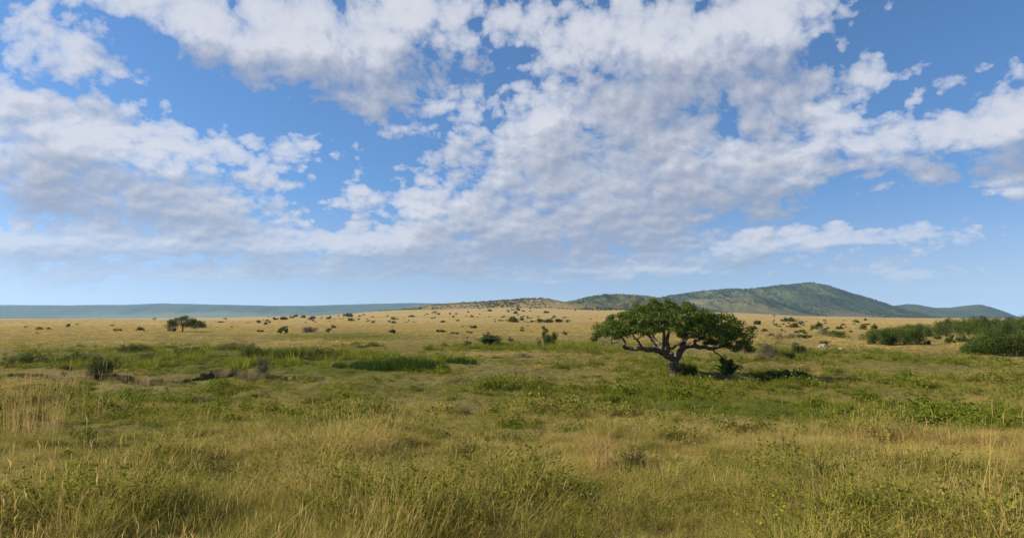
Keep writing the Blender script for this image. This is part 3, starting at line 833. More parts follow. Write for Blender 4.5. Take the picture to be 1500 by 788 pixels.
# thicket on the right: big near bushes
BIG = 'big bushes standing apart at the right'
bush('bush', 'large round dark green bush cut by the right edge, nearest of the right-hand bushes', 'bush', 1486, 522, 96, 35, ML_THICK, 201, .17, 9000, 16)
bush('bush', 'dark bush with a sloping left shoulder, left end of the near right clump', 'bush', 1432, 519, 34, 16, ML_THICK, 202, .16, 3200, 14)
bush('bush', 'broad dark green bush, taller of the pair in front of the thicket', 'bush', 1335, 505, 52, 24, ML_THICK, 203, .2, 4200, 16)
bush('bush', 'low dark bush left of the broad bush at the thicket front', 'bush', 1297, 506, 40, 19, ML_THICK, 204, .2, 3000, 13)
bush('bush', 'rounded green bush joining the left end of the thicket', 'bush', 1290, 499, 44, 17, ML_THICK, 205, .22, 2600, 12)
bush('bush', 'small round green bush alone on pale grass, left of a pair', 'bush', 1374, 497.5, 11, 6, ML_THICK, 206, .2, 500, 6)
bush('bush', 'upright green bush on pale grass between two small bushes', 'bush', 1394, 503, 14, 12, ML_THICK, 207, .2, 900, 7)
bush('bush', 'flat-topped dark bush right of the upright green bush on pale grass', 'bush', 1412, 501, 18, 9, ML_DARK, 208, .2, 900, 8)
bush('bush', 'tiny bush at the right foot of the flat-topped dark bush', 'bush', 1424, 501, 8, 5, ML_THICK, 209, .2, 300, 5)
bush('bush', 'dark bush right of the mown-looking gap at the thicket front', 'bush', 1361, 504.5, 10, 6, ML_DARK, 210, .2, 300, 5)
# thicket behind
pro = []
for i in range(4):
    o = bush('thicket_bush', 'dark green bush in the long thicket behind the right-hand bushes', 'bush', 1500 + i, 488, 50, 18, (ML_THICK, ML_DARK)[i % 2], 230 + i, .26, 3000, (9, 6, 8, 5)[i], 'bushes of the long thicket on the right', irregular=.6)
    pro.append(o)
TH = [(1318, 494, 46, 17), (1352, 493, 50, 20), (1385, 492, 52, 23), (1378, 487, 46, 20), (1420, 491, 55, 22), (1455, 491, 55, 22), (1412, 485, 60, 21), (1450, 486, 60, 24), (1490, 490, 60, 24), (1482, 484, 60, 22),
      (1345, 487, 42, 13), (1525, 489, 60, 26), (1312, 487, 34, 9), (1550, 487, 60, 22), (1432, 480, 60, 16), (1470, 480, 60, 16), (1520, 480, 60, 16), (1395, 481, 44, 11), (1335, 482, 36, 8)]
for i, (px, py, w, h) in enumerate(TH):
    o = pro[i] if i < 4 else copy_tree(pro[i % 4])
    x, y, z, k = at(px, py)
    k0 = at(1500, 488)[3]
    o.location = (x, y, z - .1); o.rotation_euler.z = random.random() * 6.28
    w, h = w * .86, h * .92
    o.scale = (w * k / (50 * k0), w * k / (50 * k0), h * k / (18 * k0))
    o['label'] = '%s %s bush in the long thicket behind the right-hand bushes' % ('tall' if h >= 20 else 'low', ('leafy green', 'dark green')[i % 2])

# middle distance single plants
spike_plant('wild_palm', 'spiky dark green wild palm with drooping fronds right of the lone tree trunk', 'palm', 1066, 555, 60, 40, 301, 36)
spike_plant('wild_palm', 'low spiky green palm clump left of the columnar shrub on the golden plain', 'palm', 715, 509, 50, 26, 302, 56)
bush('bush', 'dark right half of the palm clump on the golden plain', 'bush', 728, 507, 22, 15, ML_DARK, 303, .14, 900, 8)
bush('bush', 'round dark green bush right of the columnar shrub', 'bush', 809, 507, 22, 19, ML_DARK, 304, .15, 1700, 9)
x, y, z, k = at(797, 506)
o = empty('columnar_shrub', (x, y, z)); m = MB(); s = MB(); r = np.random.default_rng(305)
P = np.array([(0, 0, -.1), (.05, 0, 10 * k), (-.1, .05, 20 * k), (-.05, 0, 28 * k)]); s.tube(P, [.12, .1, .07, .03], 6)
for q in range(9):
    c0 = np.array([r.normal() * 1.4 * k, r.normal() * 1.4 * k, k * (6 + q * 2.5)]); v = r.normal(size=(90, 3)); v /= np.linalg.norm(v, axis=1)[:, None]
    m.leaves(c0 + v * k * r.uniform(1.5, 4, 90)[:, None], v, .22, .12, r)
m.build('foliage', [ML_DARK], o); s.build('stems', [MB_STEM], o)
tag(o, 'tall thin columnar shrub beside a round dark bush on the golden plain', 'shrub')
bush('bush', 'grey brown leafless bush left of the spiky palm clump', 'bush', 684, 509, 13, 15, ML_GREY, 306, .1, 700, 7)
bush('bush', 'tiny dark bush between the palm clump and the columnar shrub', 'bush', 748, 501, 10, 7, ML_DARK, 307, .15, 300, 5)
bush('bush', 'leaning bare bush in front of the columnar shrub', 'bush', 790, 507, 12, 13, ML_GREY, 308, .1, 350, 6)
bush('bush', 'lone small grey bush on golden grass right of the columnar shrub', 'bush', 826, 491, 10, 6, ML_GREY, 309, .2, 300, 5)
bush('bush', 'wide brown twiggy bush right of the lone tree', 'bush', 1131, 530, 36, 26, ML_GREY, 310, .09, 3200, 14)
bush('bush', 'round dark green bush right of the brown twiggy bush', 'bush', 1175, 522, 26, 18, ML_DARK, 311, .13, 2200, 10)
bush('bush', 'low bright green bush spilling left from the round dark bush', 'bush', 1155, 526, 24, 11, ML_BUSH, 312, .12, 1100, 9)
bush('bush', 'low green bush trailing right from the round dark bush', 'bush', 1200, 524, 34, 9, ML_BUSH, 313, .12, 1100, 10)
bush('bush', 'pale grey bush under the right end of the lone tree crown', 'bush', 1093, 517, 18, 10, ML_GREY, 314, .1, 800, 8)
bush('bush', 'dark green leafy weeds spread out to deepen the tree shadow', 'bush', 1162, 560, 56, 13, ML_DARK, 315, .11, 3600, 20)  # weeds kept low, wide and dark so they pass for shaded grass
bush('bush', 'low dark shrub filling out the tree shadow just right of the palm', 'bush', 1126, 559, 44, 13, ML_DARK, 316, .11, 3800, 20)  # dark leaves stand in for part of the crown's cast shadow
bush('bush', 'green leafy shrub at the foot of the lone tree', 'bush', 1008, 551, 36, 18, ML_BUSH, 317, .11, 2200, 12)
bush('bush', 'sparse leafy shrub beside the eroded gully bank', 'bush', 378, 561, 46, 34, ML_BUSH, 319, .085, 2600, 16, irregular=.6)
bush('bush', 'brown bare bush behind the leafy shrub at the gully', 'bush', 383, 549, 28, 24, ML_GREY, 320, .07, 1500, 10, irregular=.5)
bush('bush', 'dark low brush trailing right of the gully shrub', 'bush', 410, 560, 46, 12, ML_DARK, 321, .085, 1500, 10)
bush('bush', 'dark overhanging bush at the left end of the gully', 'bush', 143, 556, 44, 24, ML_DARK, 322, .085, 3000, 15)
bush('bush', 'small dark bush on the grass island above the gully', 'bush', 227, 536, 13, 6, ML_DARK, 324, .085, 500, 6)
for i, (px, py, w, h, lb) in enumerate([
    (190, 516, 50, 12, 'leafy green bush on the far bank, left of three'), (340, 514, 60, 14, 'widest leafy bush on the far bank above the gully shrub'),
    (270, 519, 40, 9, 'low olive bush on the far bank between two leafy bushes'), (415, 527, 50, 13, 'dark leafy bush on the far bank left of the reeds'),
    (470, 526, 60, 12, 'spreading green bush left end of the reed bed'), (370, 524, 40, 13, 'dark shrub low on the far bank behind the gully shrub'),
    (110, 532, 60, 13, 'dark green bush on the shaded side of the left mound'), (30, 534, 60, 14, 'dark green bush at the left edge below the mound')]):
    bush('bush', lb, 'bush', px, py, w, h, (ML_OLIVE, ML_OLIVE, ML_OLIVE, ML_BUSH, ML_OLIVE, ML_BUSH, ML_BUSH, ML_OLIVE)[i], 340 + i, .13, 2200, 16, irregular=.5)

# tall reeds by the stream
def reeds(px, py, wpx, hpx, n, seed, label, m_=None, dp=.35):
    x, y, z, k = at(px, py); r = np.random.default_rng(seed); m = MB(); o = empty('reed_bed', (x, y, z))
    for i in range(n):
        a_, q_ = r.random() * 6.283, math.sqrt(r.random())
        bx = q_ * math.cos(a_) * wpx * k * .55; by = q_ * math.sin(a_) * wpx * k * .55 * dp * 1.3
        pt = fbm(np.array([(x + bx) / .9]), np.array([(y + by) / .9]), 3, 3 + seed)[0]
        if pt < .40 + .12 * q_ * q_: continue
        h = hpx * k * r.uniform(.35, 1.0) * (.35 + 1.1 * pt) * (1 - .55 * q_ * q_)
        bz = H(x + bx, y + by) - z; lx, ly = r.normal() * .22, r.normal() * .22; w = .02 * (1 + r.random())
        V = [(bx - w, by, bz), (bx + w, by, bz), (bx + lx * h * .4 + w, by + ly * h * .4, bz + h * .6), (bx + lx * h * .4 - w, by + ly * h * .4, bz + h * .6), (bx + lx * h, by + ly * h, bz + h)]
        m.add(V, [(0, 1, 2, 3)], [(3, 2, 4)], r.random())
    b = m.build('blades', [m_ or ML_REED], o); b['kind'] = 'stuff'
    return tag(o, label, 'reeds')
reeds(590, 541, 120, 22, 3600, 401, 'tall bright green reed bed in the middle of the valley')
reeds(520, 540, 60, 13, 1100, 402, 'shorter reed patch left of the tall reed bed')
reeds(680, 533, 60, 10, 900, 403, 'low reed patch right of the tall reed bed')

# pale boulders
def rock(px, py, wpx, hpx, seed, label):
    x, y, z, k = at(px, py); r = np.random.default_rng(seed)
    n = 10; V = []
    for i in range(n + 1):
        ph = math.pi * i / n
        for j in range(14):
            th = 2 * math.pi * j / 14
            d = np.array([math.sin(ph) * math.cos(th), math.sin(ph) * math.sin(th), math.cos(ph)])
            q = 1 + 1.3 * (fbm(np.array([d[0] * 2 + seed]), np.array([d[1] * 2 + d[2] * 1.7]), 3, seed)[0] - .5)
            V.append(d * q * np.array([wpx * k / 2, wpx * k * .3, hpx * k * .62]) + np.array([0, 0, hpx * k * .35]))
    Q = [(i * 14 + j, i * 14 + (j + 1) % 14, (i + 1) * 14 + (j + 1) % 14, (i + 1) * 14 + j)[::-1] for i in range(n) for j in range(14)]
    o = mk('boulder', V, [np.array(Q)], [M_ROCK]); o.location = (x, y, z)
    return tag(o, label, 'rock')
rock(1206, 510, 12, 6, 501, 'white boulder in grass under a small flat green bush')
rock(1213.5, 509.5, 6, 6, 502, 'small white stone touching the right end of the white boulder')
rock(1232, 512.5, 9, 3, 503, 'low pale boulder half sunk in grass, right of the white boulder')
bush('bush', 'small flat green bush right behind the white boulder', 'bush', 1209, 507, 16, 7, ML_BUSH, 504, .14, 700, 7)

# ------------------------------------------------------------------ the lone tree
TX, TY, TZ, TK = at(988, 552)
def tl(px, py, dy=0.0): return np.array([(px - 988) * TK, dy, (549 - py) * TK])
tree = empty('savanna_tree', (TX, TY, TZ))
tag(tree, 'lone spreading savanna tree with a thick forked trunk and broad dense green crown', 'tree')
def smooth_path(pts, n=14, wig=.06, seed=0):
    pts = np.asarray(pts, float); r = np.random.default_rng(seed)
    s_ = np.concatenate([[0], np.cumsum(np.linalg.norm(np.diff(pts, axis=0), axis=1))]); s_ /= s_[-1]
    t = np.linspace(0, 1, n); P = np.stack([np.interp(t, s_, pts[:, j]) for j in range(3)], 1)
    for _ in range(2): P[1:-1] = (P[:-2] + 2 * P[1:-1] + P[2:]) / 4
    P[1:-1] += r.normal(size=(n - 2, 3)) * wig
    return P
tm = MB()
trunkP = smooth_path([tl(988, 552), tl(988, 545), tl(987, 535), tl(989, 527), tl(988, 521)], 9, .02, 1)
tm.tube(trunkP, [.70, .50, .41, .38, .39, .42, .43, .38, .28], 14, .10, 3)
for a in range(6):   # root flare
    an = a * 1.05 + .3; e = np.array([math.cos(an) * 1.0, math.sin(an) * 1.0, -.12])
    tm.tube(smooth_path([trunkP[1] + np.array([0, 0, .1]), trunkP[0] + e * .45 + np.array([0, 0, .1]), trunkP[0] * 0 + e], 6, .01, a), np.linspace(.3, .08, 6), 7, .1, a)
tm.build('trunk', [MB_TREE], tree, True)
LIMBS = [ # points (photo px, depth m), start/end radius
 ([(988, 526, 0), (975, 516, -.3), (962, 509, -.8), (945, 508, -1.0), (925, 509, -.8)], .42, .20),      # long left limb
 ([(962, 510, -.6), (957, 500, -.2), (953, 490, .4), (945, 478, .8), (935, 468, 1.0)], .22, .07),
 ([(970, 513, -.3), (968, 500, -1.2), (969, 488, -1.8), (966, 470, -2.0), (960, 455, -1.8)], .30, .08),
 ([(986, 520, .2), (981, 505, 1.0), (984, 492, 1.5), (990, 475, 1.6), (990, 455, 1.2)], .30, .08),
 ([(990, 523, 0), (996, 513, .2), (1006, 505, .5), (1018, 504, .3), (1030, 506, 0), (1042, 509, -.2), (1056, 507, 0), (1070, 500, .2)], .40, .12),   # right limb
 ([(1000, 510, .3), (1008, 499, 1.5), (1012, 488, 2.3), (1020, 475, 2.8), (1028, 465, 2.6)], .26, .07),
 ([(1015, 505, .4), (1016, 495, -1.2), (1026, 485, -2.2), (1040, 476, -2.6), (1052, 472, -2.4)], .24, .07),
 ([(912, 506, -.8), (917, 498, -.6), (911, 490, -.2), (905, 482, .2), (893, 476, .4)], .17, .05),
 ([(940, 508, -1.0), (933, 500, -1.6), (924, 490, -2.2), (915, 478, -2.4)], .16, .05),
 ([(1042, 509, -.2), (1055, 503, 1.2), (1070, 495, 1.8), (1085, 490, 1.6)], .15, .05),
 ([(975, 514, -.2), (984, 503, -2.0), (996, 492, -3.2), (1003, 478, -3.6)], .2, .06),
 ([(980, 512, .6), (972, 500, 2.2), (966, 488, 3.2), (958, 475, 3.4)], .2, .06),
 ([(1042, 509, -.2), (1050, 516, -.4), (1060, 524, -.5), (1068, 530, -.4)], .09, .03),   # drooping branch towards the palm
 ([(925, 509, -.8), (915, 506, -.6), (912, 506, -.8)], .21, .16),
]
tips = []
for i, (pts, r0, r1) in enumerate(LIMBS):
    P = smooth_path([tl(p[0], p[1], p[2]) for p in pts], 15, .05, 20 + i)
    m = MB(); m.tube(P, np.linspace(r0, r1, 15) * .82, 9, .14, i); m.build('limb', [MB_TREE], tree, True)
    if i not in (12,): tips += [(P[k], r0 + (r1 - r0) * k / 14) for k in range(3, 15)]
# bare drooping twigs lower left
m = MB()
for pts in ([(908, 493), (905, 499), (897, 502), (888, 501), (882, 496)], [(897, 502), (895, 497), (893, 492)], [(888, 501), (884, 503), (880, 498)], [(905, 499), (903, 494), (899, 490)]):
    m.tube(smooth_path([tl(p[0], p[1], -.4) for p in pts], 8, .05, len(pts)), np.linspace(.07, .02, 8), 5)
m.build('bare_twigs', [MB_DEAD], tree)
# crown: leaf clusters filling an envelope, each carried by a branchlet
topx = np.array([868, 876, 890, 905, 920, 935, 950, 965, 985, 1000, 1012, 1022, 1035, 1050, 1065, 1080, 1090, 1099]); topz = np.array([487, 476, 469, 463, 456, 447, 442, 438.5, 437.5, 440, 447, 453, 451, 455, 461, 470, 481, 494])
botz = np.interp(topx, [868, 890, 905, 930, 950, 970, 990, 1010, 1030, 1050, 1075, 1099], [490, 487, 487, 485, 480, 478, 480, 486, 495, 499, 502, 500])
r = np.random.default_rng(77); cl = []
tries = 0
while len(cl) < 330 and tries < 20000:
    tries += 1
    px = r.uniform(874, 1086); a = np.interp(px, topx, topz) + 1.5; b = np.interp(px, topx, botz)
    hx = (px - 985) / (118 if px > 985 else 122); dmax = 6.2 * math.sqrt(max(.06, 1 - hx * hx))
    q = r.uniform(-1, 1); y = q * dmax
    f = math.sqrt(max(0, 1 - q * q))            # dome falls off in depth
    lo, hi = b, b + (a - b) * (.35 + .65 * f)
    u = r.random() ** .6                          # favour upper shell
    py = lo + (hi - lo) * u
    if abs(py - hi) < 4: py = hi + 4.2
    c = tl(px + r.normal() * 1.5, py + r.normal() * 3.2, y)
    if fbm(np.array([c[0] * .55]), np.array([c[2] * .8 + c[1] * .5]), 2, 8)[0] < .44: continue
    if all(np.linalg.norm((c - o_)) > .88 for o_ in cl): cl.append(c)
cl = np.array(cl)
br = MB(); lf = MB()
tp = np.array([t[0] for t in tips]); tr = np.array([t[1] for t in tips])
nodes_, nr = tp.copy(), tr.copy()
order = np.argsort([np.min(np.linalg.norm(tp - c, axis=1)) for c in cl])
for ci in order:
    c = cl[ci]
    dd = np.linalg.norm(nodes_ - c, axis=1) + np.where(nodes_[:, 2] > c[2] + .2, 1.5, 0)
    k = int(np.argmin(dd)); p0 = nodes_[k]; L = np.linalg.norm(c - p0)
    mid = (p0 + c) / 2 + r.normal(size=3) * .14 * L + np.array([0, 0, -.05 * L])
    P = smooth_path([p0, mid, c], 6, .03, ci); r0 = min(nr[k] * .75, .03 + .035 * L)
    br.tube(P, np.linspace(r0, .018, 6), 5, cap=False)
    nodes_ = np.vstack([nodes_, P[2:]]); nr = np.append(nr, np.linspace(r0, .02, 6)[2:])
    n = r.integers(100, 165); v = r.normal(size=(n, 3)); v /= np.linalg.norm(v, axis=1)[:, None]
    rad = r.uniform(.42, .74); cc = c + v * (rad * r.uniform(.35, 1.05, n))[:, None] * np.array([1, 1, .62])
    nn = v * .6 + r.normal(size=(n, 3)) * .5 + np.array([0, 0, .5]); nn /= np.linalg.norm(nn, axis=1)[:, None]
    lf.leaves(cc, nn, r.uniform(.14, .27, n), r.uniform(.08, .14, n), r)
br.build('branchlets', [MB_TREE], tree, True)['kind'] = 'stuff'
lf.build('crown', [ML_TREE], tree)

# ------------------------------------------------------------------ distant trees
def far_tree(px, py, wpx, hpx, seed, label, cat='tree', leafm=ML_OLIVE, trunk=.35, flat=.55, n=2600, lean=0.0):
    x, y, z, k = at(px, py); r = np.random.default_rng(seed)
    o = empty('acacia_tree', (x, y, z)); t = MB(); h, w = hpx * k, wpx * k
    t.tube(smooth_path([(0, 0, -.2), (.02 * w, 0, h * trunk * .6), (lean * w * .3, 0, h * trunk * 1.2)], 6, .02, seed), np.linspace(.05 * h, .03 * h, 6), 7)
    for i in range(7):
        a = i * .9 + r.random(); q = r.uniform(.2, .4) * w
        t.tube(smooth_path([(lean * w * .2, 0, h * trunk), (math.cos(a) * q * .5, math.sin(a) * q * .5, h * .55), (math.cos(a) * q, math.sin(a) * q, h * .75)], 5, .03, i), np.linspace(.022 * h, .008 * h, 5), 5)
    t.build('trunk', [MB_TREE], o)
    m = MB()
    for i in range(36):
        a = r.random() * 6.283; q = math.sqrt(r.random()) * .42; zz = h * (.90 - (q / .42) ** 2 * flat * .55 - r.random() * flat * .75)
        c = np.array([math.cos(a) * q * w + lean * w * .2, math.sin(a) * q * w, zz]); kk = n // 26 + 6
        v = r.normal(size=(kk, 3)); v /= np.linalg.norm(v, axis=1)[:, None]
        m.leaves(c + v * (r.uniform(.4, 1.05, kk) * w * .14)[:, None] * np.array([1, 1, .6]), v, w * .035, w * .02, r)
    m.build('crown', [leafm], o)
    return tag(o, label, cat)
far_tree(267, 486.5, 46, 26, 601, 'flat-topped acacia tree standing alone on the left golden plain')
bush('bush', 'blue grey bush behind the right side of the flat-topped acacia', 'bush', 288, 481, 22, 12, ML_DARK, 602, .4, 900, 8)
bush('bush', 'low brown bush left below the flat-topped acacia', 'bush', 251, 486, 13, 6, ML_GREY, 603, .3, 400, 6)
far_tree(510, 466, 16, 8, 604, 'small spreading tree on the skyline left of the low hill', leafm=ML_DARK)
bush('bush', 'tall narrow dark bush, left of a pair on the golden plain', 'bush', 410, 489, 8, 9, ML_DARK, 605, .3, 300, 5)
bush('bush', 'tallest narrow dark bush, right of a pair on the golden plain', 'bush', 417, 489, 8, 11, ML_DARK, 606, .3, 300, 5)
bush('bush', 'grey wedge-shaped bush sloping right on the golden plain', 'bush', 454, 487, 22, 8, ML_GREY, 607, .3, 700, 8)
bush('bush', 'small grey bush right of the wedge-shaped bush', 'bush', 481, 487, 9, 6, ML_GREY, 608, .3, 300, 5)
bush('bush', 'small dark bush above the grey bush on the golden plain', 'bush', 488, 481, 7, 5, ML_DARK, 609, .3, 250, 5)
bush('bush', 'dark rounded bush left of the flat-topped acacia on the plain', 'bush', 204, 485, 12, 6, ML_DARK, 610, .3, 400, 6)
bush('bush', 'low green bush beside the dark bush on the left plain', 'bush', 170, 485, 12, 4, ML_OLIVE, 611, .3, 300, 6)
bush('bush', 'small black-brown bush alone on the bare left plain', 'bush', 99, 479.5, 7, 5, ML_DARK, 612, .35, 260, 5)
bush('bush', 'low dark bush, left of two near the left edge of the plain', 'bush', 56, 483, 9, 4, ML_DARK, 613, .3, 240, 5)
bush('bush', 'low dark bush, right of two near the left edge of the plain', 'bush', 69, 483, 8, 3.5, ML_DARK, 614, .3, 240, 5)
far_tree(1265, 484, 15, 9, 615, 'rounded tree on the pale plain just left of the thicket', leafm=ML_BUSH, trunk=.2, flat=.8)
far_tree(1134, 466, 6, 7, 616, 'tiny upright tree in front of the mountain foot', leafm=ML_DARK, n=500)
far_tree(637, 461, 12, 7, 617, 'small grey green tree on the golden slope under the low hill', leafm=ML_OLIVE, n=700)
far_tree(226, 470, 8, 6, 618, 'tiny dark tree left of the flat-topped acacia near the plain edge', leafm=ML_DARK, n=500)
far_tree(330, 470, 8, 6, 619, 'tiny dark tree right of the flat-topped acacia on the tree line', leafm=ML_DARK, n=500)
bush('bush', 'dead purplish brush heap on the plain left of the thicket', 'bush', 1216, 492, 36, 8, ML_GREY, 620, .2, 1100, 12)
bush('bush', 'dark green bush topping the purplish brush heap', 'bush', 1198, 483, 20, 7, ML_DARK, 621, .25, 700, 7)
bush('bush', 'green bush right of the purplish brush heap', 'bush', 1232, 495, 30, 10, ML_BUSH, 622, .22, 900, 9)
bush('bush', 'grey low bush left of the purplish brush heap', 'bush', 1150, 497, 44, 8, ML_GREY, 623, .18, 1200, 12)
bush('bush', 'low green bush right of the grey low bush on the plain', 'bush', 1180, 496, 24, 6, ML_BUSH, 624, .2, 700, 8)
# little bushes dotted over the far plain: shared meshes
DOT = []
for i in range(6):
    m, s_ = bush_mesh(2.0, 1.3, 2.0, 700 + i, .34, 260, 6, .4)
    s_.tube([(0, 0, -.2), (0, 0, .5)], [.12, .06], 5)
    lv = [ML_DARK, ML_BUSH, ML_GREY, ML_DARK, ML_OLIVE, ML_DARK][i]
    DOT.append((m.build('foliage', [lv], link=False), s_.build('stems', [MB_STEM], link=False)))
ZONES = [ # label, group, x0, x1, y0, y1, count, size px
 ('tiny dark bush dotted on the golden slope under the low hill', 'bushes dotted on the slope under the low hill', 575, 905, 449, 468, 66, 3.4),
 ('small bush in the row crossing the middle golden plain', 'bushes in the row across the middle plain', 610, 900, 469.5, 473, 40, 5.5),
 ('small bush on the rise left of the low hill', 'bushes on the rise left of the low hill', 440, 610, 463, 475, 20, 4.0),
 ('small dark bush in the line right of the flat-topped acacia', 'bushes in the tree line right of the acacia', 296, 560, 456, 476, 46, 4.2),
 ('small bush scattered between the lone tree and the thicket', 'bushes scattered right of the lone tree', 1095, 1290, 467.5, 490, 64, 5),
 ('tiny bush scattered on the open left plain', 'bushes scattered on the left plain', 20, 420, 472, 492, 8, 4),
 ('tiny bush on grass between the low hill and the lone tree', 'bushes scattered on the middle grass', 560, 880, 476, 490, 16, 4.5)]
r = np.random.default_rng(900)
for (lb, gr, x0, x1, y0, y1, cnt, sz) in ZONES:
    for i in range(cnt):
        px, py = r.uniform(x0, x1), r.uniform(y0, y1)
        if i % 3 and cnt > 20: px = x0 + (x1 - x0) * (fbm(np.array([px * .02]), np.array([py * .3]), 2, 4)[0])
        if 'tree line' in lb: px = r.uniform(x0, x1); py = 475.5 - (px - 300) * .052 + r.normal() * .9
        x, y, z, k = at(px, py); w = sz * k * r.choice([.5, .7, .9, 1.2, 1.8], p=[.25, .3, .2, .15, .1]) / 2.0
        if y > 4500: continue
        di = r.integers(6); f, s_ = DOT[di]; lk = ('dark green', 'leafy green', 'grey twiggy', 'dark green', 'olive', 'dark green')[di]
        l2 = lb.replace('small dark bush', 'small bush').replace('tiny dark bush', 'tiny bush').replace(' bush', ' ' + lk + ' bush', 1)
        o = empty('distant_bush', (x, y, z), r.random() * 6.28, (w * r.uniform(1, 2.2), w, w * r.uniform(.6, 1.2)))
        for nm, me in (('foliage', f), ('stems', s_)):
            c = bpy.data.objects.new(nm, me); COL.objects.link(c); c.parent = o
        l2 += ', ' + ('left part', 'middle part', 'right part')[min(2, int((px - x0) / (x1 - x0) * 3))]
        tag(o, l2, 'bush', gr)

# woodland on hills too far to pick out trees
FT = bpy.data.collections.new('hill_trees')
for i in range(3):
    m, s_ = bush_mesh(2.2, 1.6, 2.2, 760 + i, .55, 110, 6, .3)
    FT.objects.link(bpy.data.objects.new('hill_tree_%d' % i, m.build('hill_tree', [ML_DARK], link=False)))
def on_hill(name, count, seed, s0, s1, dens):
    o = bpy.data.objects[name]; me = o.data; n = len(me.vertices)
    co = np.zeros(n * 3, np.float32); me.vertices.foreach_get('co', co); co = co.reshape(-1, 3)
    w = np.zeros(n, np.float32); me.attributes['wood'].data.foreach_get('value', w)
    r = np.random.default_rng(seed); nf = len(me.polygons)
    vi = np.zeros(nf * 4, np.int32); me.loops.foreach_get('vertex_index', vi); vi = vi.reshape(-1, 4)
    f = r.integers(nf, size=count * 6); u, v = r.random((2, len(f), 1))
    p = (co[vi[f, 0]] * (1 - u) + co[vi[f, 1]] * u) * (1 - v) + (co[vi[f, 3]] * (1 - u) + co[vi[f, 2]] * u) * v
    pr = np.clip(dens + w[vi[f, 0]] + (fbm(p[:, 0] / 220, p[:, 1] / 220, 3, seed) - .5) * 2.2, 0.01, 1)
    return p[r.random(len(f)) < pr * .5][:count]
HP = [on_hill('low_hill', 2600, 1, 1, 2, .10), on_hill('front_ridge', 4200, 2, 1, 2, .25), on_hill('mountain_spur', 3000, 3, 1, 2, .15), on_hill('mountain', 12000, 4, 1, 2, .35)]
hp = np.concatenate(HP); n = len(hp); r = np.random.default_rng(31)
ss = r.uniform(1.2, 3.0, n) * np.clip(hp[:, 1] / 3500, .75, 1.6)
hw = points_object('hill_woodland', hp - np.array([0, 0, .3]), r.integers(3, size=n), np.stack([np.zeros(n), np.zeros(n), r.uniform(0, 6.28, n)], 1), np.stack([ss * 1.3, ss * 1.3, ss], 1), {}, FT)
tag(hw, 'scrub and trees covering the hills', kind='stuff')

# ------------------------------------------------------------------ foreground plants that stand out
def tall_grass(px, py, wpx, hpx, n, seed, label, dry=True, wd=.006):
    x, y, z, k = at(px, py); r = np.random.default_rng(seed)
    V, Q, T, CV, TP, _ = blades(n, wpx * k * .5, hpx * k * .7, hpx * k * 1.05, wd * 2, .10, seed, 4, 0, True, .45)
    o = mk('tall_grass_tuft', V, [np.array(Q), np.array(T)], [M_STRAW], attrs={'cv': CV}); o.location = (x, y, z)
    return tag(o, label, 'grass tuft')
M_STRAW, nt = mat('straw_stalks')
cvn = attr(nt, 'cv')
finish(nt, mixc(nt, cvn, (.40, .24, .09), (.54, .38, .165)), .7, .35, spec=.1)
tall_grass(880, 704, 26, 68, 130, 801, 'tall upright tuft of straw-coloured grass stalks in the centre foreground')
tall_grass(52, 640, 70, 100, 120, 802, 'wide clump of tall golden grass at the left foreground edge')
tall_grass(12, 634, 40, 90, 60, 803, 'tall golden grass cut by the left edge of the frame')
tall_grass(342, 612, 16, 50, 18, 804, 'few lone golden stalks standing below the gully shrub')
tall_grass(128, 612, 60, 80, 34, 805, 'loose golden stalks right of the wide left clump')
tall_grass(800, 640, 14, 32, 16, 806, 'thin straw stalks above the centre tuft')
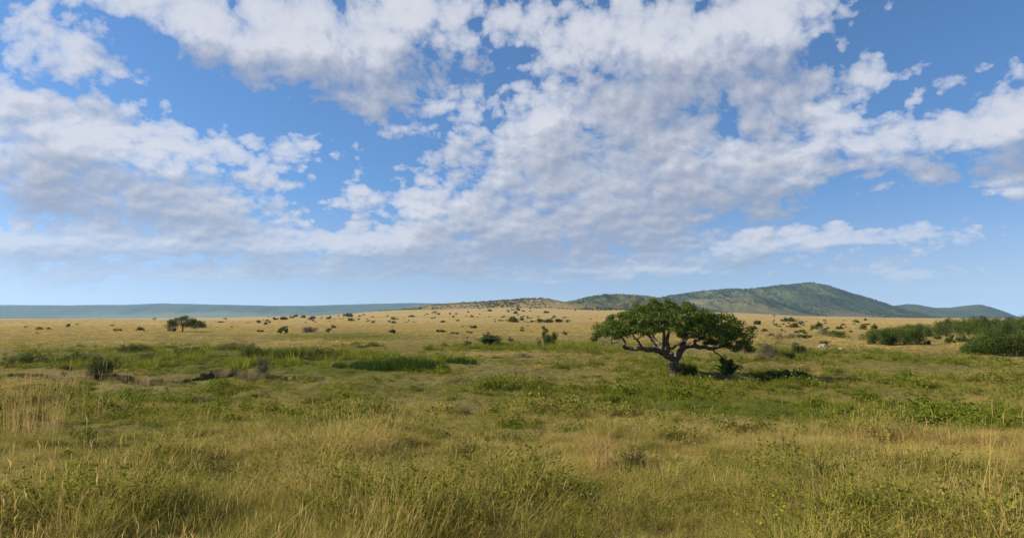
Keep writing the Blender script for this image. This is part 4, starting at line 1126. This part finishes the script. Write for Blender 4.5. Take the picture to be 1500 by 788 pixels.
def weed_plant(px, py, wpx, hpx, n, seed, label, leaf=.05, m_=None, per=34):
    x, y, z, k = at(px, py); r = np.random.default_rng(seed); o = empty('leafy_weed', (x, y, z)); s_ = MB(); m = MB()
    for i in range(n):
        a = r.random() * 6.283; q = r.uniform(.15, 1) * wpx * k * .5; h = hpx * k * r.uniform(.5, 1.05) * (1 - .4 * q / (wpx * k * .5))
        P = smooth_path([(math.cos(a) * q * .25, math.sin(a) * q * .2, -.03), (math.cos(a) * q * .6, math.sin(a) * q * .5, h * .55), (math.cos(a) * q, math.sin(a) * q * .8, h)], 7, .015, seed + i)
        s_.tube(P, np.linspace(.007, .003, 7), 4)
        t = r.uniform(.2, 1, per) ** .8; c = np.stack([np.interp(t, np.linspace(0, 1, 7), P[:, j]) for j in range(3)], 1) + r.normal(size=(per, 3)) * .035
        N = r.normal(size=(per, 3)) + np.array([-.3, -.2, .8]); N /= np.linalg.norm(N, axis=1)[:, None]
        m.leaves(c, N, leaf * r.uniform(.6, 1.4, per), leaf * r.uniform(.35, .7, per), r)
    s_.build('stems', [MB_STEM], o); m.build('leaves', [m_ or ML_WEED], o)
    return tag(o, label, 'weed')
weed_plant(1192, 722, 52, 62, 26, 821, 'bushiest yellow-green weed on the right foreground grass')
weed_plant(1120, 722, 60, 40, 22, 822, 'low spreading yellow-green weed left of the bushiest weed')
weed_plant(1150, 668, 40, 36, 18, 823, 'dark-leaved weed behind the bushiest yellow-green weed', .05, ML_BUSH)
weed_plant(1248, 700, 60, 36, 20, 824, 'sparse green weed right of the bushiest yellow-green weed', .045)
weed_plant(770, 690, 90, 42, 34, 825, 'broad green weed patch left of the centre straw tuft', .045, ML_OLIVE)
weed_plant(925, 690, 70, 48, 34, 826, 'olive brown weed patch right of the centre straw tuft', .045, ML_OLIVE)
weed_plant(1345, 760, 80, 50, 26, 827, 'low leafy weed in the right bottom foreground', .05)
weed_plant(690, 670, 80, 34, 26, 828, 'dim green weed patch further left of the centre straw tuft', .045, ML_BUSH)
weed_plant(840, 740, 90, 36, 26, 829, 'yellow-green speckled weed below the centre straw tuft', .04)
weed_plant(130, 668, 90, 40, 34, 830, 'dark green weed patch at the foot of the left golden clump', .05, ML_BUSH)

# ------------------------------------------------------------------ haze
zmin = float(Vg[:, 2].min()) - 1.0; zmax = 285.0; e = 16500.0
Vh = [(sx * e, sy * e, z) for z in (zmin, zmax) for sx, sy in ((-1, -1), (1, -1), (1, 1), (-1, 1))]
Fh = [(3, 2, 1, 0), (4, 5, 6, 7), (0, 1, 5, 4), (1, 2, 6, 5), (2, 3, 7, 6), (3, 0, 4, 7)]
MH, nt = mat('haze_air')
pv = node(nt, 'ShaderNodeVolumePrincipled'); pv.inputs['Color'].default_value = (.42, .66, 1.0, 1); pv.inputs['Density'].default_value = 3.2e-5
pv.inputs['Anisotropy'].default_value = .1
ho = node(nt, 'ShaderNodeOutputMaterial'); nt.links.new(pv.outputs[0], ho.inputs['Volume'])
hz = mk('haze', Vh, [np.array(Fh)], [MH]); tag(hz, kind='stuff')
